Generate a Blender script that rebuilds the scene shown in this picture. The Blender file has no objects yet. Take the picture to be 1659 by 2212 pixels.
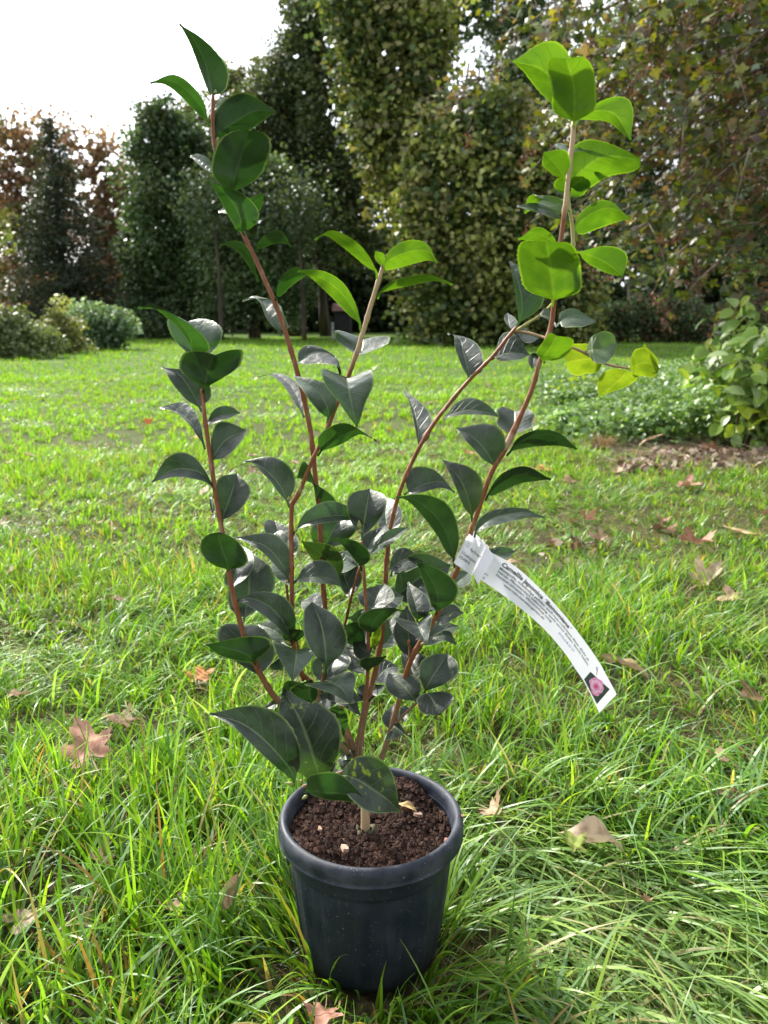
import bpy, math, random
import numpy as np
from mathutils import Vector, noise
# ------------------------------------------------------------------ camera, sky, sun, exposure
scene = bpy.context.scene
COL = scene.collection
F = 1662.0; PITCH = math.radians(14.3); HC = 0.82        # focal length and image size in photo pixels (1659 x 2212)
cam = bpy.data.cameras.new("camera"); camo = bpy.data.objects.new("camera", cam); COL.objects.link(camo)
cam.sensor_fit = 'VERTICAL'; cam.sensor_height = 36.0; cam.sensor_width = 27.0; cam.lens = 36.0*F/2212.0
camo.location = (0, 0, HC); camo.rotation_euler = (math.radians(90)-PITCH, 0, 0)
cam.clip_start = 0.02; cam.clip_end = 1000
cam.dof.use_dof = True; cam.dof.focus_distance = 0.98; cam.dof.aperture_fstop = 8.0
scene.camera = camo
SUN_EL = math.radians(38); SUN_AZ = math.radians(-38)     # azimuth from +Y, negative to the left
w = bpy.data.worlds.new("World"); scene.world = w; w.use_nodes = True
nt = w.node_tree; bg = nt.nodes["Background"]
sky = nt.nodes.new("ShaderNodeTexSky"); sky.sky_type = 'NISHITA'; sky.sun_disc = False
sky.sun_elevation = SUN_EL; sky.sun_rotation = SUN_AZ; sky.dust_density = 3.0; sky.air_density = 1.0
tc = nt.nodes.new("ShaderNodeTexCoord"); nz = nt.nodes.new("ShaderNodeTexNoise")
nz.inputs["Scale"].default_value = 2.2; nz.inputs["Detail"].default_value = 6
rmp = nt.nodes.new("ShaderNodeMapRange"); rmp.inputs[1].default_value = .35; rmp.inputs[2].default_value = .7
rmp.inputs[3].default_value = .72; rmp.inputs[4].default_value = .97
mixc = nt.nodes.new("ShaderNodeMix"); mixc.data_type = 'RGBA'
mixc.inputs[7].default_value = (6.6, 6.9, 7.4, 1)        # thin bright cloud veil over the blue
nt.links.new(tc.outputs["Generated"], nz.inputs["Vector"]); nt.links.new(nz.outputs[0], rmp.inputs[0])
nt.links.new(rmp.outputs[0], mixc.inputs[0]); nt.links.new(sky.outputs[0], mixc.inputs[6])
# the veil is brighter round the hidden sun, as thin cloud is
dotn = nt.nodes.new("ShaderNodeVectorMath"); dotn.operation = 'DOT_PRODUCT'; nt.links.new(tc.outputs["Generated"], dotn.inputs[0])
dotn.inputs[1].default_value = (math.sin(SUN_AZ)*math.cos(SUN_EL), math.cos(SUN_AZ)*math.cos(SUN_EL), math.sin(SUN_EL))
gl = nt.nodes.new("ShaderNodeMapRange"); gl.interpolation_type = 'SMOOTHSTEP'; gl.inputs[1].default_value = .2; gl.inputs[2].default_value = 1.0
gl.inputs[3].default_value = .85; gl.inputs[4].default_value = 2.6; nt.links.new(dotn.outputs["Value"], gl.inputs[0])
vm = nt.nodes.new("ShaderNodeVectorMath"); vm.operation = 'SCALE'; nt.links.new(mixc.outputs[2], vm.inputs[0]); nt.links.new(gl.outputs[0], vm.inputs["Scale"])
nt.links.new(vm.outputs[0], bg.inputs["Color"]); bg.inputs["Strength"].default_value = 0.09
sl = bpy.data.lights.new("sun", 'SUN'); sl.energy = 5.0; sl.angle = math.radians(3.5); sl.color = (1, .95, .86)
so = bpy.data.objects.new("sun", sl); COL.objects.link(so)
sd = Vector((math.sin(SUN_AZ)*math.cos(SUN_EL), math.cos(SUN_AZ)*math.cos(SUN_EL), math.sin(SUN_EL)))
so.rotation_euler = sd.to_track_quat('Z', 'Y').to_euler(); so.location = (-5, 5, 8)
scene.view_settings.view_transform = 'Standard'; scene.view_settings.look = 'None'
scene.view_settings.exposure = 0.98; scene.view_settings.gamma = 1.0
scene.render.engine = 'CYCLES'
scene.cycles.max_bounces = 7; scene.cycles.diffuse_bounces = 3; scene.cycles.transmission_bounces = 4
scene.cycles.use_denoising = True
scene.cycles.caustics_reflective = False; scene.cycles.caustics_refractive = False
rng = np.random.default_rng(11); random.seed(5)
# ------------------------------------------------------------------ projection helpers
CP, SP = math.cos(PITCH), math.sin(PITCH)
def ray(x, y):
    a = (x-829.5)/F; b = (1106-y)/F
    return np.array([a, CP + b*SP, -SP + b*CP])
CO = np.array([0, 0, HC])
def atY(x, y, Y): d = ray(x, y); return CO + d*(Y/d[1])
def atZ(x, y, Z): d = ray(x, y); return CO + d*((Z-HC)/d[2])
# ------------------------------------------------------------------ object helpers
def setp(o, label=None, cat=None, group=None, kind=None):
    if label: o["label"] = label
    if cat: o["category"] = cat
    if group: o["group"] = group
    if kind: o["kind"] = kind
    return o
def empty(name, loc, label, cat, group=None):
    o = bpy.data.objects.new(name, None); COL.objects.link(o); o.location = tuple(loc); o.empty_display_size = .1
    return setp(o, label, cat, group)
def mk(name, verts, faces, mats, parent=None, origin=None, smooth=True, uv=None, col=None, midx=None):
    """one mesh object from python lists; verts are world, origin is where its thing's Empty stands"""
    me = bpy.data.meshes.new(name)
    v = np.asarray(verts, dtype=np.float64)
    if origin is not None: v = v - np.asarray(origin)
    me.from_pydata(v.tolist(), [], [list(map(int, f)) for f in faces])
    if smooth: me.polygons.foreach_set("use_smooth", np.ones(len(me.polygons), dtype=bool))
    if not isinstance(mats, (list, tuple)): mats = [mats]
    for m in mats: me.materials.append(m)
    if midx is not None: me.polygons.foreach_set("material_index", np.asarray(midx, dtype=np.int32))
    if uv is not None:
        ul = me.uv_layers.new(name="UVMap"); li = np.empty(len(me.loops), dtype=np.int32); me.loops.foreach_get("vertex_index", li)
        ul.data.foreach_set("uv", np.asarray(uv, dtype=np.float32)[li].ravel())
    if col is not None: addcol(me, col)
    me.update()
    o = bpy.data.objects.new(name, me); COL.objects.link(o)
    if parent is not None: o.parent = parent
    return o
def addcol(me, col):
    a = me.color_attributes.new("col", 'FLOAT_COLOR', 'POINT')
    c = np.ones((len(me.vertices), 4), dtype=np.float32); c[:, :3] = col
    a.data.foreach_set("color", c.ravel())
def fast(name, verts, nper, mat, col=None, parent=None, origin=None, smooth=False, faces=None):
    """big meshes: verts (N,3); faces (M,nper) int array"""
    v = np.asarray(verts, dtype=np.float32)
    if origin is not None: v = v - np.asarray(origin, dtype=np.float32)
    if faces is None: faces = np.arange(len(v), dtype=np.int32).reshape(-1, nper)
    me = bpy.data.meshes.new(name)
    me.vertices.add(len(v)); me.vertices.foreach_set("co", v.ravel())
    n = len(faces); me.loops.add(n*nper); me.loops.foreach_set("vertex_index", np.asarray(faces, dtype=np.int32).ravel())
    me.polygons.add(n); me.polygons.foreach_set("loop_start", np.arange(0, n*nper, nper, dtype=np.int32))
    me.polygons.foreach_set("loop_total", np.full(n, nper, dtype=np.int32))
    me.update(calc_edges=True)
    if smooth: me.polygons.foreach_set("use_smooth", np.ones(n, dtype=bool))
    me.materials.append(mat)
    if col is not None: addcol(me, col)
    o = bpy.data.objects.new(name, me); COL.objects.link(o)
    if parent is not None: o.parent = parent
    return o
# ------------------------------------------------------------------ node helpers
class N:
    def __init__(s, name):
        s.m = bpy.data.materials.new(name); s.m.use_nodes = True; s.t = s.m.node_tree; s.t.nodes.clear()
        s.out = s.t.nodes.new("ShaderNodeOutputMaterial")
    def n(s, typ, ins=None, **kw):
        x = s.t.nodes.new("ShaderNode"+typ)
        for k, v in kw.items(): setattr(x, k, v)
        for k, v in (ins or {}).items():
            i = x.inputs[k]
            if isinstance(v, bpy.types.NodeSocket): s.t.links.new(v, i)
            else: i.default_value = v
        return x
    def math(s, op, a, b=0.0, c=0.0, clamp=False):
        return s.n("Math", {0: a, 1: b, 2: c}, operation=op, use_clamp=clamp).outputs[0]
    def mr(s, v, a, b, c=0.0, d=1.0, t='SMOOTHSTEP'):
        return s.n("MapRange", {0: v, 1: a, 2: b, 3: c, 4: d}, interpolation_type=t).outputs[0]
    def mix(s, f, a, b, blend='MIX'):
        x = s.n("Mix", {0: f, 6: a, 7: b}, data_type='RGBA', blend_type=blend); return x.outputs[2]
    def noise(s, scale, detail=4, vec=None, rough=.5):
        d = {"Scale": scale, "Detail": detail, "Roughness": rough}
        if vec is not None: d["Vector"] = vec
        return s.n("TexNoise", d)
    def done(s, sh): s.t.links.new(sh, s.out.inputs[0]); return s.m
def rgb(r, g, b): return (r, g, b, 1)

def foliage_mat(name, trans=.35, rough=.5, tint=(1.3, 1.35, .6), spec=.4, back=1.25):
    k = N(name); c = k.n("VertexColor", layer_name="col").outputs[0]
    geo = k.n("NewGeometry")
    cb = k.mix(1.0, c, rgb(back, back, back), 'MULTIPLY')
    cc = k.mix(geo.outputs["Backfacing"], c, cb)
    p = k.n("BsdfPrincipled", {"Base Color": cc, "Roughness": rough, "Specular IOR Level": spec})
    ct = k.mix(1.0, c, rgb(*tint), 'MULTIPLY')
    t = k.n("BsdfTranslucent", {0: ct})
    return k.done(k.n("MixShader", {0: trans, 1: p.outputs[0], 2: t.outputs[0]}).outputs[0])
M_GRASS = foliage_mat("grass_blade", .46, .38, (1.7, 1.65, .5), .38)
M_TREE = foliage_mat("tree_foliage", .32, .5, (1.3, 1.3, .6), .45)
M_MAPLE = foliage_mat("maple_foliage", .38, .42, (1.5, 1.3, .45), .5)
M_HERB = foliage_mat("herb_foliage", .3, .42, (1.2, 1.4, .5), .5)
M_DRY = foliage_mat("dry_leaf", .15, .7, (1.2, 1.0, .7), .25, 1.0)

def bark_mat(name, c1, c2, sc=12, bump=.5, rough=.85, stretch=.15):
    k = N(name); tc = k.n("TexCoord"); mp = k.n("Mapping", {"Vector": tc.outputs["Object"], "Scale": (1, 1, stretch)})
    n1 = k.noise(sc, 6, mp.outputs[0]); f = k.mr(n1.outputs[0], .35, .65)
    col = k.mix(f, rgb(*c1), rgb(*c2))
    b = k.n("Bump", {"Strength": bump, "Distance": .02, "Height": n1.outputs[0]})
    p = k.n("BsdfPrincipled", {"Base Color": col, "Roughness": rough, "Normal": b.outputs[0]})
    return k.done(p.outputs[0])
M_BARK = bark_mat("tree_bark", (.035, .025, .018), (.10, .075, .055), 6)
M_TWIG = bark_mat("maple_bark", (.10, .075, .05), (.24, .19, .13), 14)

def tube(pts, rad, n=8, cap=True, wob=0.0):
    """tapered tube through pts (list of 3-vectors), rad per point"""
    P = [np.asarray(p, float) for p in pts]; V = []; Fc = []
    up = np.array([0.31, .87, .38]); prev = None
    for i, p in enumerate(P):
        t = P[min(i+1, len(P)-1)]-P[max(i-1, 0)]; t = t/(np.linalg.norm(t)+1e-12)
        a = (prev if prev is not None else up); a = a - t*np.dot(a, t)
        if np.linalg.norm(a) < 1e-4: a = np.cross(t, [1, 0, 0])
        a /= np.linalg.norm(a); prev = a; b = np.cross(t, a)
        for k in range(n):
            th = 2*math.pi*k/n; r = rad[i]*(1+wob*math.sin(3*th+i))
            V.append(p + r*(a*math.cos(th)+b*math.sin(th)))
    for i in range(len(P)-1):
        for k in range(n):
            Fc.append((i*n+k, i*n+(k+1) % n, (i+1)*n+(k+1) % n, (i+1)*n+k))
    if cap: Fc.append(tuple(range((len(P)-1)*n, len(P)*n))); Fc.append(tuple(reversed(range(n))))
    return V, Fc
def join(parts):
    V = []; Fc = []
    for v, f in parts:
        o = len(V); V += list(v); Fc += [tuple(i+o for i in q) for q in f]
    return V, Fc
def crom(P, m):
    """Catmull-Rom resample of an (n,k) array to m points, chord-length parameter"""
    P = np.asarray(P, float); d = np.r_[0, np.cumsum(np.linalg.norm(np.diff(P[:, :2], axis=0), axis=1)+1e-9)]; d /= d[-1]
    E = np.vstack([2*P[0]-P[1], P, 2*P[-1]-P[-2]]); out = []
    for s in np.linspace(0, 1, m):
        i = min(max(np.searchsorted(d, s, side='right')-1, 0), len(P)-2)
        u = (s-d[i])/(d[i+1]-d[i]); p0, p1, p2, p3 = E[i:i+4]
        out.append(.5*((2*p1)+(-p0+p2)*u+(2*p0-5*p1+4*p2-p3)*u*u+(-p0+3*p1-3*p2+p3)*u**3))
    return np.array(out)
# ------------------------------------------------------------------ ground
def gz(x, y):
    x = np.asarray(x, float); y = np.asarray(y, float)
    near = np.clip(1-(y/14.0), 0, 1)
    return near*(.012*np.sin(3.1*x+1.3*np.sin(2.3*y))*np.cos(2.7*y+.6)+.006*np.sin(8.3*x+2*np.cos(5*y))*np.sin(7.1*y))-.006
def vnoise(x, y, sc, seed=0, oct=3):
    """value noise, vectorised, 0..1"""
    x = np.asarray(x, float)*sc; y = np.asarray(y, float)*sc; tot = 0; amp = 1; s = 0
    for o in range(oct):
        xi = np.floor(x).astype(np.int64); yi = np.floor(y).astype(np.int64); fx = x-xi; fy = y-yi
        fx = fx*fx*(3-2*fx); fy = fy*fy*(3-2*fy)
        def h(a, b):
            q = (a*374761393 + b*668265263 + (seed+o)*974711) & 0x7fffffff
            q = ((q ^ (q >> 13))*1274126177) & 0x7fffffff
            return ((q ^ (q >> 16)) & 0xffff)/65535.0
        v = (h(xi, yi)*(1-fx)+h(xi+1, yi)*fx)*(1-fy)+(h(xi, yi+1)*(1-fx)+h(xi+1, yi+1)*fx)*fy
        tot = tot+v*amp; s += amp; amp *= .5; x = x*2.03+17; y = y*2.03+5
    return tot/s
k = N("lawn_ground"); tcn = k.n("TexCoord")
n1 = k.noise(7, 6, tcn.outputs["Object"]); n2 = k.noise(.8, 5, tcn.outputs["Object"]); n3 = k.noise(60, 3, tcn.outputs["Object"])
soilc = k.mix(k.mr(n3.outputs[0], .35, .65), rgb(.030, .022, .013), rgb(.10, .075, .045))
grc = k.mix(k.mr(n2.outputs[0], .35, .65), rgb(.045, .11, .012), rgb(.085, .15, .022))
sep = k.n("SeparateXYZ", {0: tcn.outputs["Object"]})
fargrass = k.mr(sep.outputs[1], 2.0, 12.0, .15, .9, 'LINEAR')
colr = k.mix(k.math('MULTIPLY', fargrass, k.mr(n1.outputs[0], .3, .6, .6, 1)), soilc, grc)
bmp = k.n("Bump", {"Strength": .6, "Distance": .01, "Height": n3.outputs[0]})
M_GROUND = k.done(k.n("BsdfPrincipled", {"Base Color": colr, "Roughness": .95, "Specular IOR Level": .1, "Normal": bmp.outputs[0]}).outputs[0])
ys = np.r_[np.linspace(-4, 0, 12), np.linspace(.05, 6, 160), np.linspace(6.2, 40, 60), [60, 100, 180, 320]]
xs = np.r_[[-300, -120, -50, -25], np.linspace(-12, -3.2, 30), np.linspace(-3, 3, 140), np.linspace(3.2, 12, 30), [25, 50, 120, 300]]
GX, GY = np.meshgrid(xs, ys); GZ = gz(GX, GY); gv = np.stack([GX, GY, GZ], -1).reshape(-1, 3)
ii = np.arange(len(ys)-1)[:, None]*len(xs)+np.arange(len(xs)-1)[None, :]
gf = np.stack([ii, ii+1, ii+1+len(xs), ii+len(xs)], -1).reshape(-1, 4)
g = fast("ground", gv, 4, M_GROUND, faces=gf, smooth=True); setp(g, kind="structure")

# ------------------------------------------------------------------ pot placement (used by the grass too)
ZR = 0.195                                    # rim top height
PC = atZ(801, 1764, ZR); PX, PY = PC[0], PC[1]
PR = 402/2/F*((PY*CP+(HC-ZR)*SP))*1.0         # outer rim radius
Y0 = PY
# ------------------------------------------------------------------ grass
def blades(x, y, h, wd, az, lean, curl, segs, col, z=None):
    n = len(x); S = segs; z0 = gz(x, y) if z is None else z
    ca, sa = np.cos(az), np.sin(az); th = lean.copy(); r = np.zeros(n); zz = np.zeros(n)
    tw = rng.uniform(-.9, .9, n); px = -np.sin(az+tw); py = np.cos(az+tw)
    rows = []
    for s in range(S+1):
        t = s/S; ww = wd*(1-t**2.2)*.5*(.75+.25*min(1, t*5))
        if s == S: ww = wd*.03
        cx = x+r*ca; cy = y+r*sa; cz = z0+np.maximum(zz, .002)
        rows.append(np.stack([cx-px*ww, cy-py*ww, cz], -1)); rows.append(np.stack([cx+px*ww, cy+py*ww, cz], -1))
        r = r+np.sin(th)*h/S; zz = zz+np.cos(th)*h/S; th = np.minimum(th+curl/S, 2.0)
    V = np.stack(rows, 1)                      # n, 2(S+1), 3
    base = (np.arange(n)*2*(S+1))[:, None]; q = []
    for s in range(S): q.append(np.stack([base[:, 0]+2*s, base[:, 0]+2*s+1, base[:, 0]+2*s+3, base[:, 0]+2*s+2], -1))
    Fq = np.stack(q, 1).reshape(-1, 4)
    C = np.repeat(col[:, None, :], 2*(S+1), 1)
    # blades are a little darker towards the base
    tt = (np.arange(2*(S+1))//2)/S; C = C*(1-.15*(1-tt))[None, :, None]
    return V.reshape(-1, 3), Fq, C.reshape(-1, 3)
# where the bigger fallen leaves rest, and the bare spots of soil: (x, y, radius) in photo px, share of blades kept
EXC = []
for (ex, ey, er, keep_) in [(195, 1640, 62, .25), (62, 1985, 58, .2), (385, 1972, 48, .35), (222, 1875, 42, .25), (1060, 1762, 42, .3), (1285, 1820, 62, .3), (275, 1568, 50, .3), (1495, 1178, 40, .3), (1345, 1448, 36, .4), (700, 2192, 58, .3), (110, 1905, 62, .15),
        (300, 1940, 50, .35), (560, 2150, 40, .4), (1240, 1845, 36, .35), (1600, 1800, 46, .4), (60, 1555, 40, .4), (340, 1545, 40, .4), (1555, 1648, 40, .4), (1410, 1960, 36, .4), (430, 1475, 40, .35), (1270, 1462, 34, .4)]:
    q_ = atZ(ex, ey, .02); EXC.append((q_[0], q_[1], er/F*(q_[1]*CP+HC*SP), keep_))
GRN = np.array([[.075, .185, .016], [.125, .26, .022], [.05, .14, .02], [.18, .31, .05], [.14, .25, .12], [.22, .33, .04]])
DRY = np.array([[.34, .28, .12], [.42, .34, .19], [.24, .15, .07]])
def grasscol(x, y, dryp):
    n = len(x); p = rng.integers(0, len(GRN), n); c = GRN[p]*rng.uniform(.75, 1.2, (n, 1))
    pat = vnoise(x, y, .9, 7)[:, None]; c = c*(.8+.45*pat)
    left = np.clip((-x+.25*y)/(.5+.5*y)+.5, 0, 1)[:, None]*np.clip(.35+y/3.0, 0, 1.6)[:, None]     # sunlight on the left of the lawn, painted in as brighter, yellower blades
    c = c*(1-left*.0)+left*np.array([.03, .06, -.004])
    d = rng.random(n) < dryp; c = c*1.0; c[d] = DRY[rng.integers(0, 3, d.sum())]*rng.uniform(.7, 1.2, (d.sum(), 1))
    return np.clip(c, .004, .7)
def zone(y0, y1, dens, hh, ww, segs, tuft, dry=.05):
    # tufts first, blades round each tuft
    area = .72*(y1*y1-y0*y0)+1.7*(y1-y0); nt_ = int(area*dens/tuft)
    yy = np.sqrt(rng.uniform((y0+.8)**2, (y1+.8)**2, nt_))-.8; xx = rng.uniform(-1, 1, nt_)*(.72*yy+.85)
    keep = rng.random(nt_) < np.clip(1.9*vnoise(xx, yy, 3.2, 3)-.15, .16, 1) if y1 < 6 else rng.random(nt_) < np.clip(1.6*vnoise(xx, yy, 1.1, 3)-.05, .3, 1)
    xx, yy = xx[keep], yy[keep]; n = len(xx)
    th = rng.uniform(.45, 1.35, n)*(.45+1.1*vnoise(xx, yy, 2.0, 9)); rd = rng.uniform(.4, 1, n)
    ta = 2*math.pi*vnoise(xx, yy, 1.3, 21)*2.2; lay = np.clip(vnoise(xx, yy, 1.7, 31)*2.4-1.0, 0, 1)
    # the swath of flattened, combed grass lower right of the pot
    sw = np.clip(1.5*np.exp(-(((xx-.42-.7*(.78-yy))/.20)**2+((yy-.80)/.30)**2)), 0, 1); lay = np.maximum(lay, sw*.95); ta = np.where(sw > .3, -.75+rng.normal(0, .22, n), ta)
    idx = np.repeat(np.arange(n), tuft); m = len(idx)
    rad = rng.random(m)**.6*hh*.38*rd[idx]; aa = rng.uniform(0, 2*math.pi, m)
    x = xx[idx]+rad*np.cos(aa); y = yy[idx]+rad*np.sin(aa)
    az = np.where(rng.random(m) < lay[idx]*.85, ta[idx]+rng.normal(0, .35, m), aa+rng.normal(0, .8, m))
    lean = np.clip(rng.normal(.22, .2, m)+lay[idx]*rng.uniform(.5, 1.15, m)+sw[idx]*.4, 0, 1.5); curl = rng.uniform(.1, 1.7, m)+lay[idx]*.5
    h = hh*th[idx]*rng.uniform(.5, 1.25, m)*(1+.35*lay[idx]+.5*sw[idx]); wd = ww*rng.uniform(.55, 1.35, m)
    ok = (np.hypot(x-PX, y-PY) > PR*.66) & (y > .12); 
    for ex, ey, er, kp in EXC: ok &= (np.hypot(x-ex, (y-ey)*.75) > er) | (rng.random(m) < kp)
    x, y, az, lean, curl, h, wd = [q[ok] for q in (x, y, az, lean, curl, h, wd)]
    # keep blades from poking through the pot wall: those close to it bend away or run along it
    dd = np.hypot(x-PX, y-PY); pa = np.arctan2(y-PY, x-PX); cl = dd < PR+.07
    az = np.where(cl, pa+rng.normal(0, .5, len(x)), az); lean = np.where(cl, np.clip(lean, .2, .8), lean)
    drp = dry+.14*np.clip(vnoise(x, y, 1.4, 41)*2-1.0, 0, 1)+.1*np.clip((x-.3*y)/(1+.2*y), 0, 1)*(y > 1.6)
    bare = ((y > 4.1) & (y < 5.4) & (x > .30*y)) & (rng.random(len(x)) < .8) | (vnoise(x, y, 1.3, 63) > .66) & (x > .15) & (y > 1.5) & (y < 4.5) & (rng.random(len(x)) < .6)
    x, y, az, lean, curl, h, wd, drp = [q[~bare] for q in (x, y, az, lean, curl, h, wd, drp)]
    gc = grasscol(x, y, drp); s2 = np.clip(1.5*np.exp(-(((x-.42-.7*(.78-y))/.20)**2+((y-.80)/.30)**2)), 0, 1)[:, None]
    gc = gc*(1-.45*s2)+.45*s2*np.array([.27, .36, .15])
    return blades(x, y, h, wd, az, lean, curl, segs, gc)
def grass(name, zs, label):
    V = []; Fq = []; C = []; o = 0
    for z in zs:
        v, f, c = zone(*z); V.append(v); Fq.append(f+o); C.append(c); o += len(v)
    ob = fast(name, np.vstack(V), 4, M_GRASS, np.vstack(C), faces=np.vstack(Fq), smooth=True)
    return setp(ob, label, "grass", kind="stuff")
grass("grass", [(.14, 1.3, 12500, .105, .0052, 7, 16), (1.3, 2.4, 9000, .095, .0042, 5, 13), (2.4, 5, 5200, .06, .0045, 3, 10),
      (5, 11, 1900, .055, .008, 2, 8), (11, 31, 330, .06, .02, 1, 6)], "long lush green lawn grass with a few dry blades around the pot and out to the trees")
# a sward of short, thin, low blades that hides most of the soil
xx = []; 
def sward(y0, y1, dens, hh, ww):
    area = .72*(y1*y1-y0*y0)+1.7*(y1-y0); n = int(area*dens)
    yy = np.sqrt(rng.uniform((y0+.8)**2, (y1+.8)**2, n))-.8; xx = rng.uniform(-1, 1, n)*(.72*yy+.85)
    ok = np.hypot(xx-PX, yy-PY) > PR*.9
    for ex, ey, er, kp in EXC: ok &= (np.hypot(xx-ex, (yy-ey)*.75) > er) | (rng.random(n) < .45)
    xx, yy = xx[ok], yy[ok]; n = len(xx)
    return blades(xx, yy, hh*rng.uniform(.4, 1.2, n), ww*rng.uniform(.6, 1.3, n), rng.uniform(0, 6.3, n), rng.uniform(.3, 1.3, n), rng.uniform(0, 1.3, n), 3, grasscol(xx, yy, np.full(n, .42))*.6)
# broad pale blades of coarser grass standing among the fine ones
n = 2600; yy = rng.uniform(.3, 2.2, n); xx = rng.uniform(-1, 1, n)*(.62*yy+.3); kk = (vnoise(xx, yy, 3.1, 91) > .5) & (np.hypot(xx-PX, yy-PY) > PR*.75); xx, yy = xx[kk], yy[kk]; n = len(xx)
az = 6.28*vnoise(xx, yy, 2.2, 17)*1.6+rng.normal(0, .7, n); dd = np.hypot(xx-PX, yy-PY) < PR+.08; az = np.where(dd, np.arctan2(yy-PY, xx-PX)+rng.normal(0, .4, n), az)
cc_ = np.array([[.20, .31, .14], [.16, .30, .05], [.24, .36, .17], [.11, .24, .03]])[rng.integers(0, 4, n)]*rng.uniform(.8, 1.15, (n, 1))
bl = blades(xx, yy, rng.uniform(.08, .19, n), rng.uniform(.005, .0085, n), az, rng.uniform(.1, .9, n), rng.uniform(.3, 2.0, n), 8, cc_)
setp(fast("coarse_grass", bl[0], 4, M_GRASS, bl[2], faces=bl[1], smooth=True), "broad pale green grass blades standing in loose groups near the pot", "grass", kind="stuff")
sv = [sward(.14, 2.2, 12000, .04, .0026), sward(2.2, 5, 3500, .035, .005)]
o = 0; VV = []; FF = []; CC = []
for v, f, c in sv: VV.append(v); FF.append(f+o); CC.append(c); o += len(v)
setp(fast("undergrowth_grass", np.vstack(VV), 4, M_GRASS, np.vstack(CC), faces=np.vstack(FF), smooth=True),
     "short flat matted grass and thatch close to the soil between the tall tufts", "grass", kind="stuff")
# ------------------------------------------------------------------ fallen leaves
def lobed(nl=5, deep=.5, m=9, seed=0):
    """outline of a lobed (plane / maple) leaf, unit size, stem at -y"""
    r = random.Random(seed); pts = []
    lobes = [(-2.15, .55), (-1.05, .85), (0, 1.05), (1.05, .85), (2.15, .55)] if nl == 5 else [(-1.2, .8), (0, 1.05), (1.2, .8)]
    last = None
    for a, L in lobes:
        L *= r.uniform(.88, 1.1); a += r.uniform(-.08, .08)
        if last is not None:
            am = (last[0]+a)/2; pts.append((am, deep*r.uniform(1.1, 1.6)*min(last[1], L)*r.uniform(.85, 1.1)))
        pts += [(a-.34, L*.66), (a-.24, L*.80), (a-.13, L*.80), (a, L), (a+.13, L*.79), (a+.24, L*.80), (a+.34, L*.64)]; last = (a, L)
    pts = [(math.pi, .10)] + [(a, R) for a, R in pts]
    return [(math.sin(a)*R, math.cos(a)*R) for a, R in pts]
def ovate(m=12, wd=.42):
    p = []
    for i in range(m): 
        t = i/(m-1); p.append((wd*math.sin(math.pi*t**.85)**.9, t*2-1))
    return p+[(-x, y) for x, y in reversed(p[1:-1])]
def leafmesh(outline, size, curl, seed, rings=5):
    """curled sheet: rings of the outline towards the centre, bent and crumpled"""
    r = random.Random(seed); n = len(outline); V = []; Fc = []; cx, cy = 0, .05
    k1 = r.uniform(.6, 1.5)*curl; k2 = r.uniform(-.7, .7)*curl; ph = r.uniform(0, 6)
    def dz(x, y): return k1*(x*x*.9)+k2*y*y*.6+.10*curl*math.sin(5*x+ph)*math.cos(4*y+ph)+.05*math.sin(11*x+ph*2)*math.sin(9*y)
    for q in range(rings, 0, -1):
        f = q/rings
        for x, y in outline:
            X = cx+(x-cx)*f; Y = cy+(y-cy)*f; V.append((X*size*(1-.12*curl*abs(X)), Y*size, dz(X, Y)*size))
    V.append((0, cy*size, dz(0, cy)*size))
    for q in range(rings-1):
        for i in range(n): Fc.append((q*n+i, q*n+(i+1) % n, (q+1)*n+(i+1) % n, (q+1)*n+i))
    for i in range(n): Fc.append(((rings-1)*n+i, (rings-1)*n+(i+1) % n, rings*n))
    # stalk, a thin bent strip
    b = len(V); 
    for j in range(5):
        t = j/4; yy = -.1-t*.75; zz = dz(0, -.1)+.18*t*t*curl
        for sx in (-.014, .014): V.append((sx*size+.1*t*t*size, yy*size, zz*size))
    for j in range(4): Fc.append((b+2*j, b+2*j+1, b+2*j+3, b+2*j+2))
    return V, Fc
from mathutils import Matrix, Euler
k = N("fallen_leaf"); oi = k.n("ObjectInfo"); tcn = k.n("TexCoord"); nn = k.noise(55, 5, tcn.outputs["Object"]); n2 = k.noise(14, 3, tcn.outputs["Object"])
cA = oi.outputs["Color"]; cB = k.mix(1.0, cA, rgb(.5, .42, .38), 'MULTIPLY')
cc = k.mix(k.mr(nn.outputs[0], .4, .72, 0, .8), cA, cB); cc = k.mix(k.mr(n2.outputs[0], .5, .75, 0, .5), cc, rgb(.42, .33, .2))
b_ = k.n("Bump", {"Strength": .5, "Distance": .002, "Height": nn.outputs[0]})
p_ = k.n("BsdfPrincipled", {"Base Color": cc, "Roughness": .65, "Specular IOR Level": .3, "Normal": b_.outputs[0]})
t_ = k.n("BsdfTranslucent", {0: cc}); M_FALL = k.done(k.n("MixShader", {0: .22, 1: p_.outputs[0], 2: t_.outputs[0]}).outputs[0])
def fallen(px, py, wpx, kind, tilt, rz, color, label, group="fallen leaves on the lawn", z=.03, curl=.7, seed=None):
    s = seed if seed is not None else int(px*7+py)
    p = atZ(px, py, z); dist = p[1]*CP+(HC-z)*SP; size = wpx/F*dist/1.5; p[2] += .002
    V, Fc = leafmesh(lobed(5, .42, seed=s) if kind == 'l' else ovate(), size*(1 if kind == 'l' else 1), curl, s)
    me_o = mk("fallen_leaf", V, Fc, M_FALL)
    me_o.location = tuple(p); me_o.rotation_euler = Euler((math.radians(tilt[0]), math.radians(tilt[1]), math.radians(rz)))
    me_o.color = (*color, 1); setp(me_o, label, "fallen leaf", group)
    return me_o
TAN = (.42, .29, .19); PINK = (.40, .21, .15); BRN = (.20, .11, .065); YEL = (.55, .42, .12); ORG = (.5, .2, .06); PALE = (.50, .39, .28)
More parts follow.
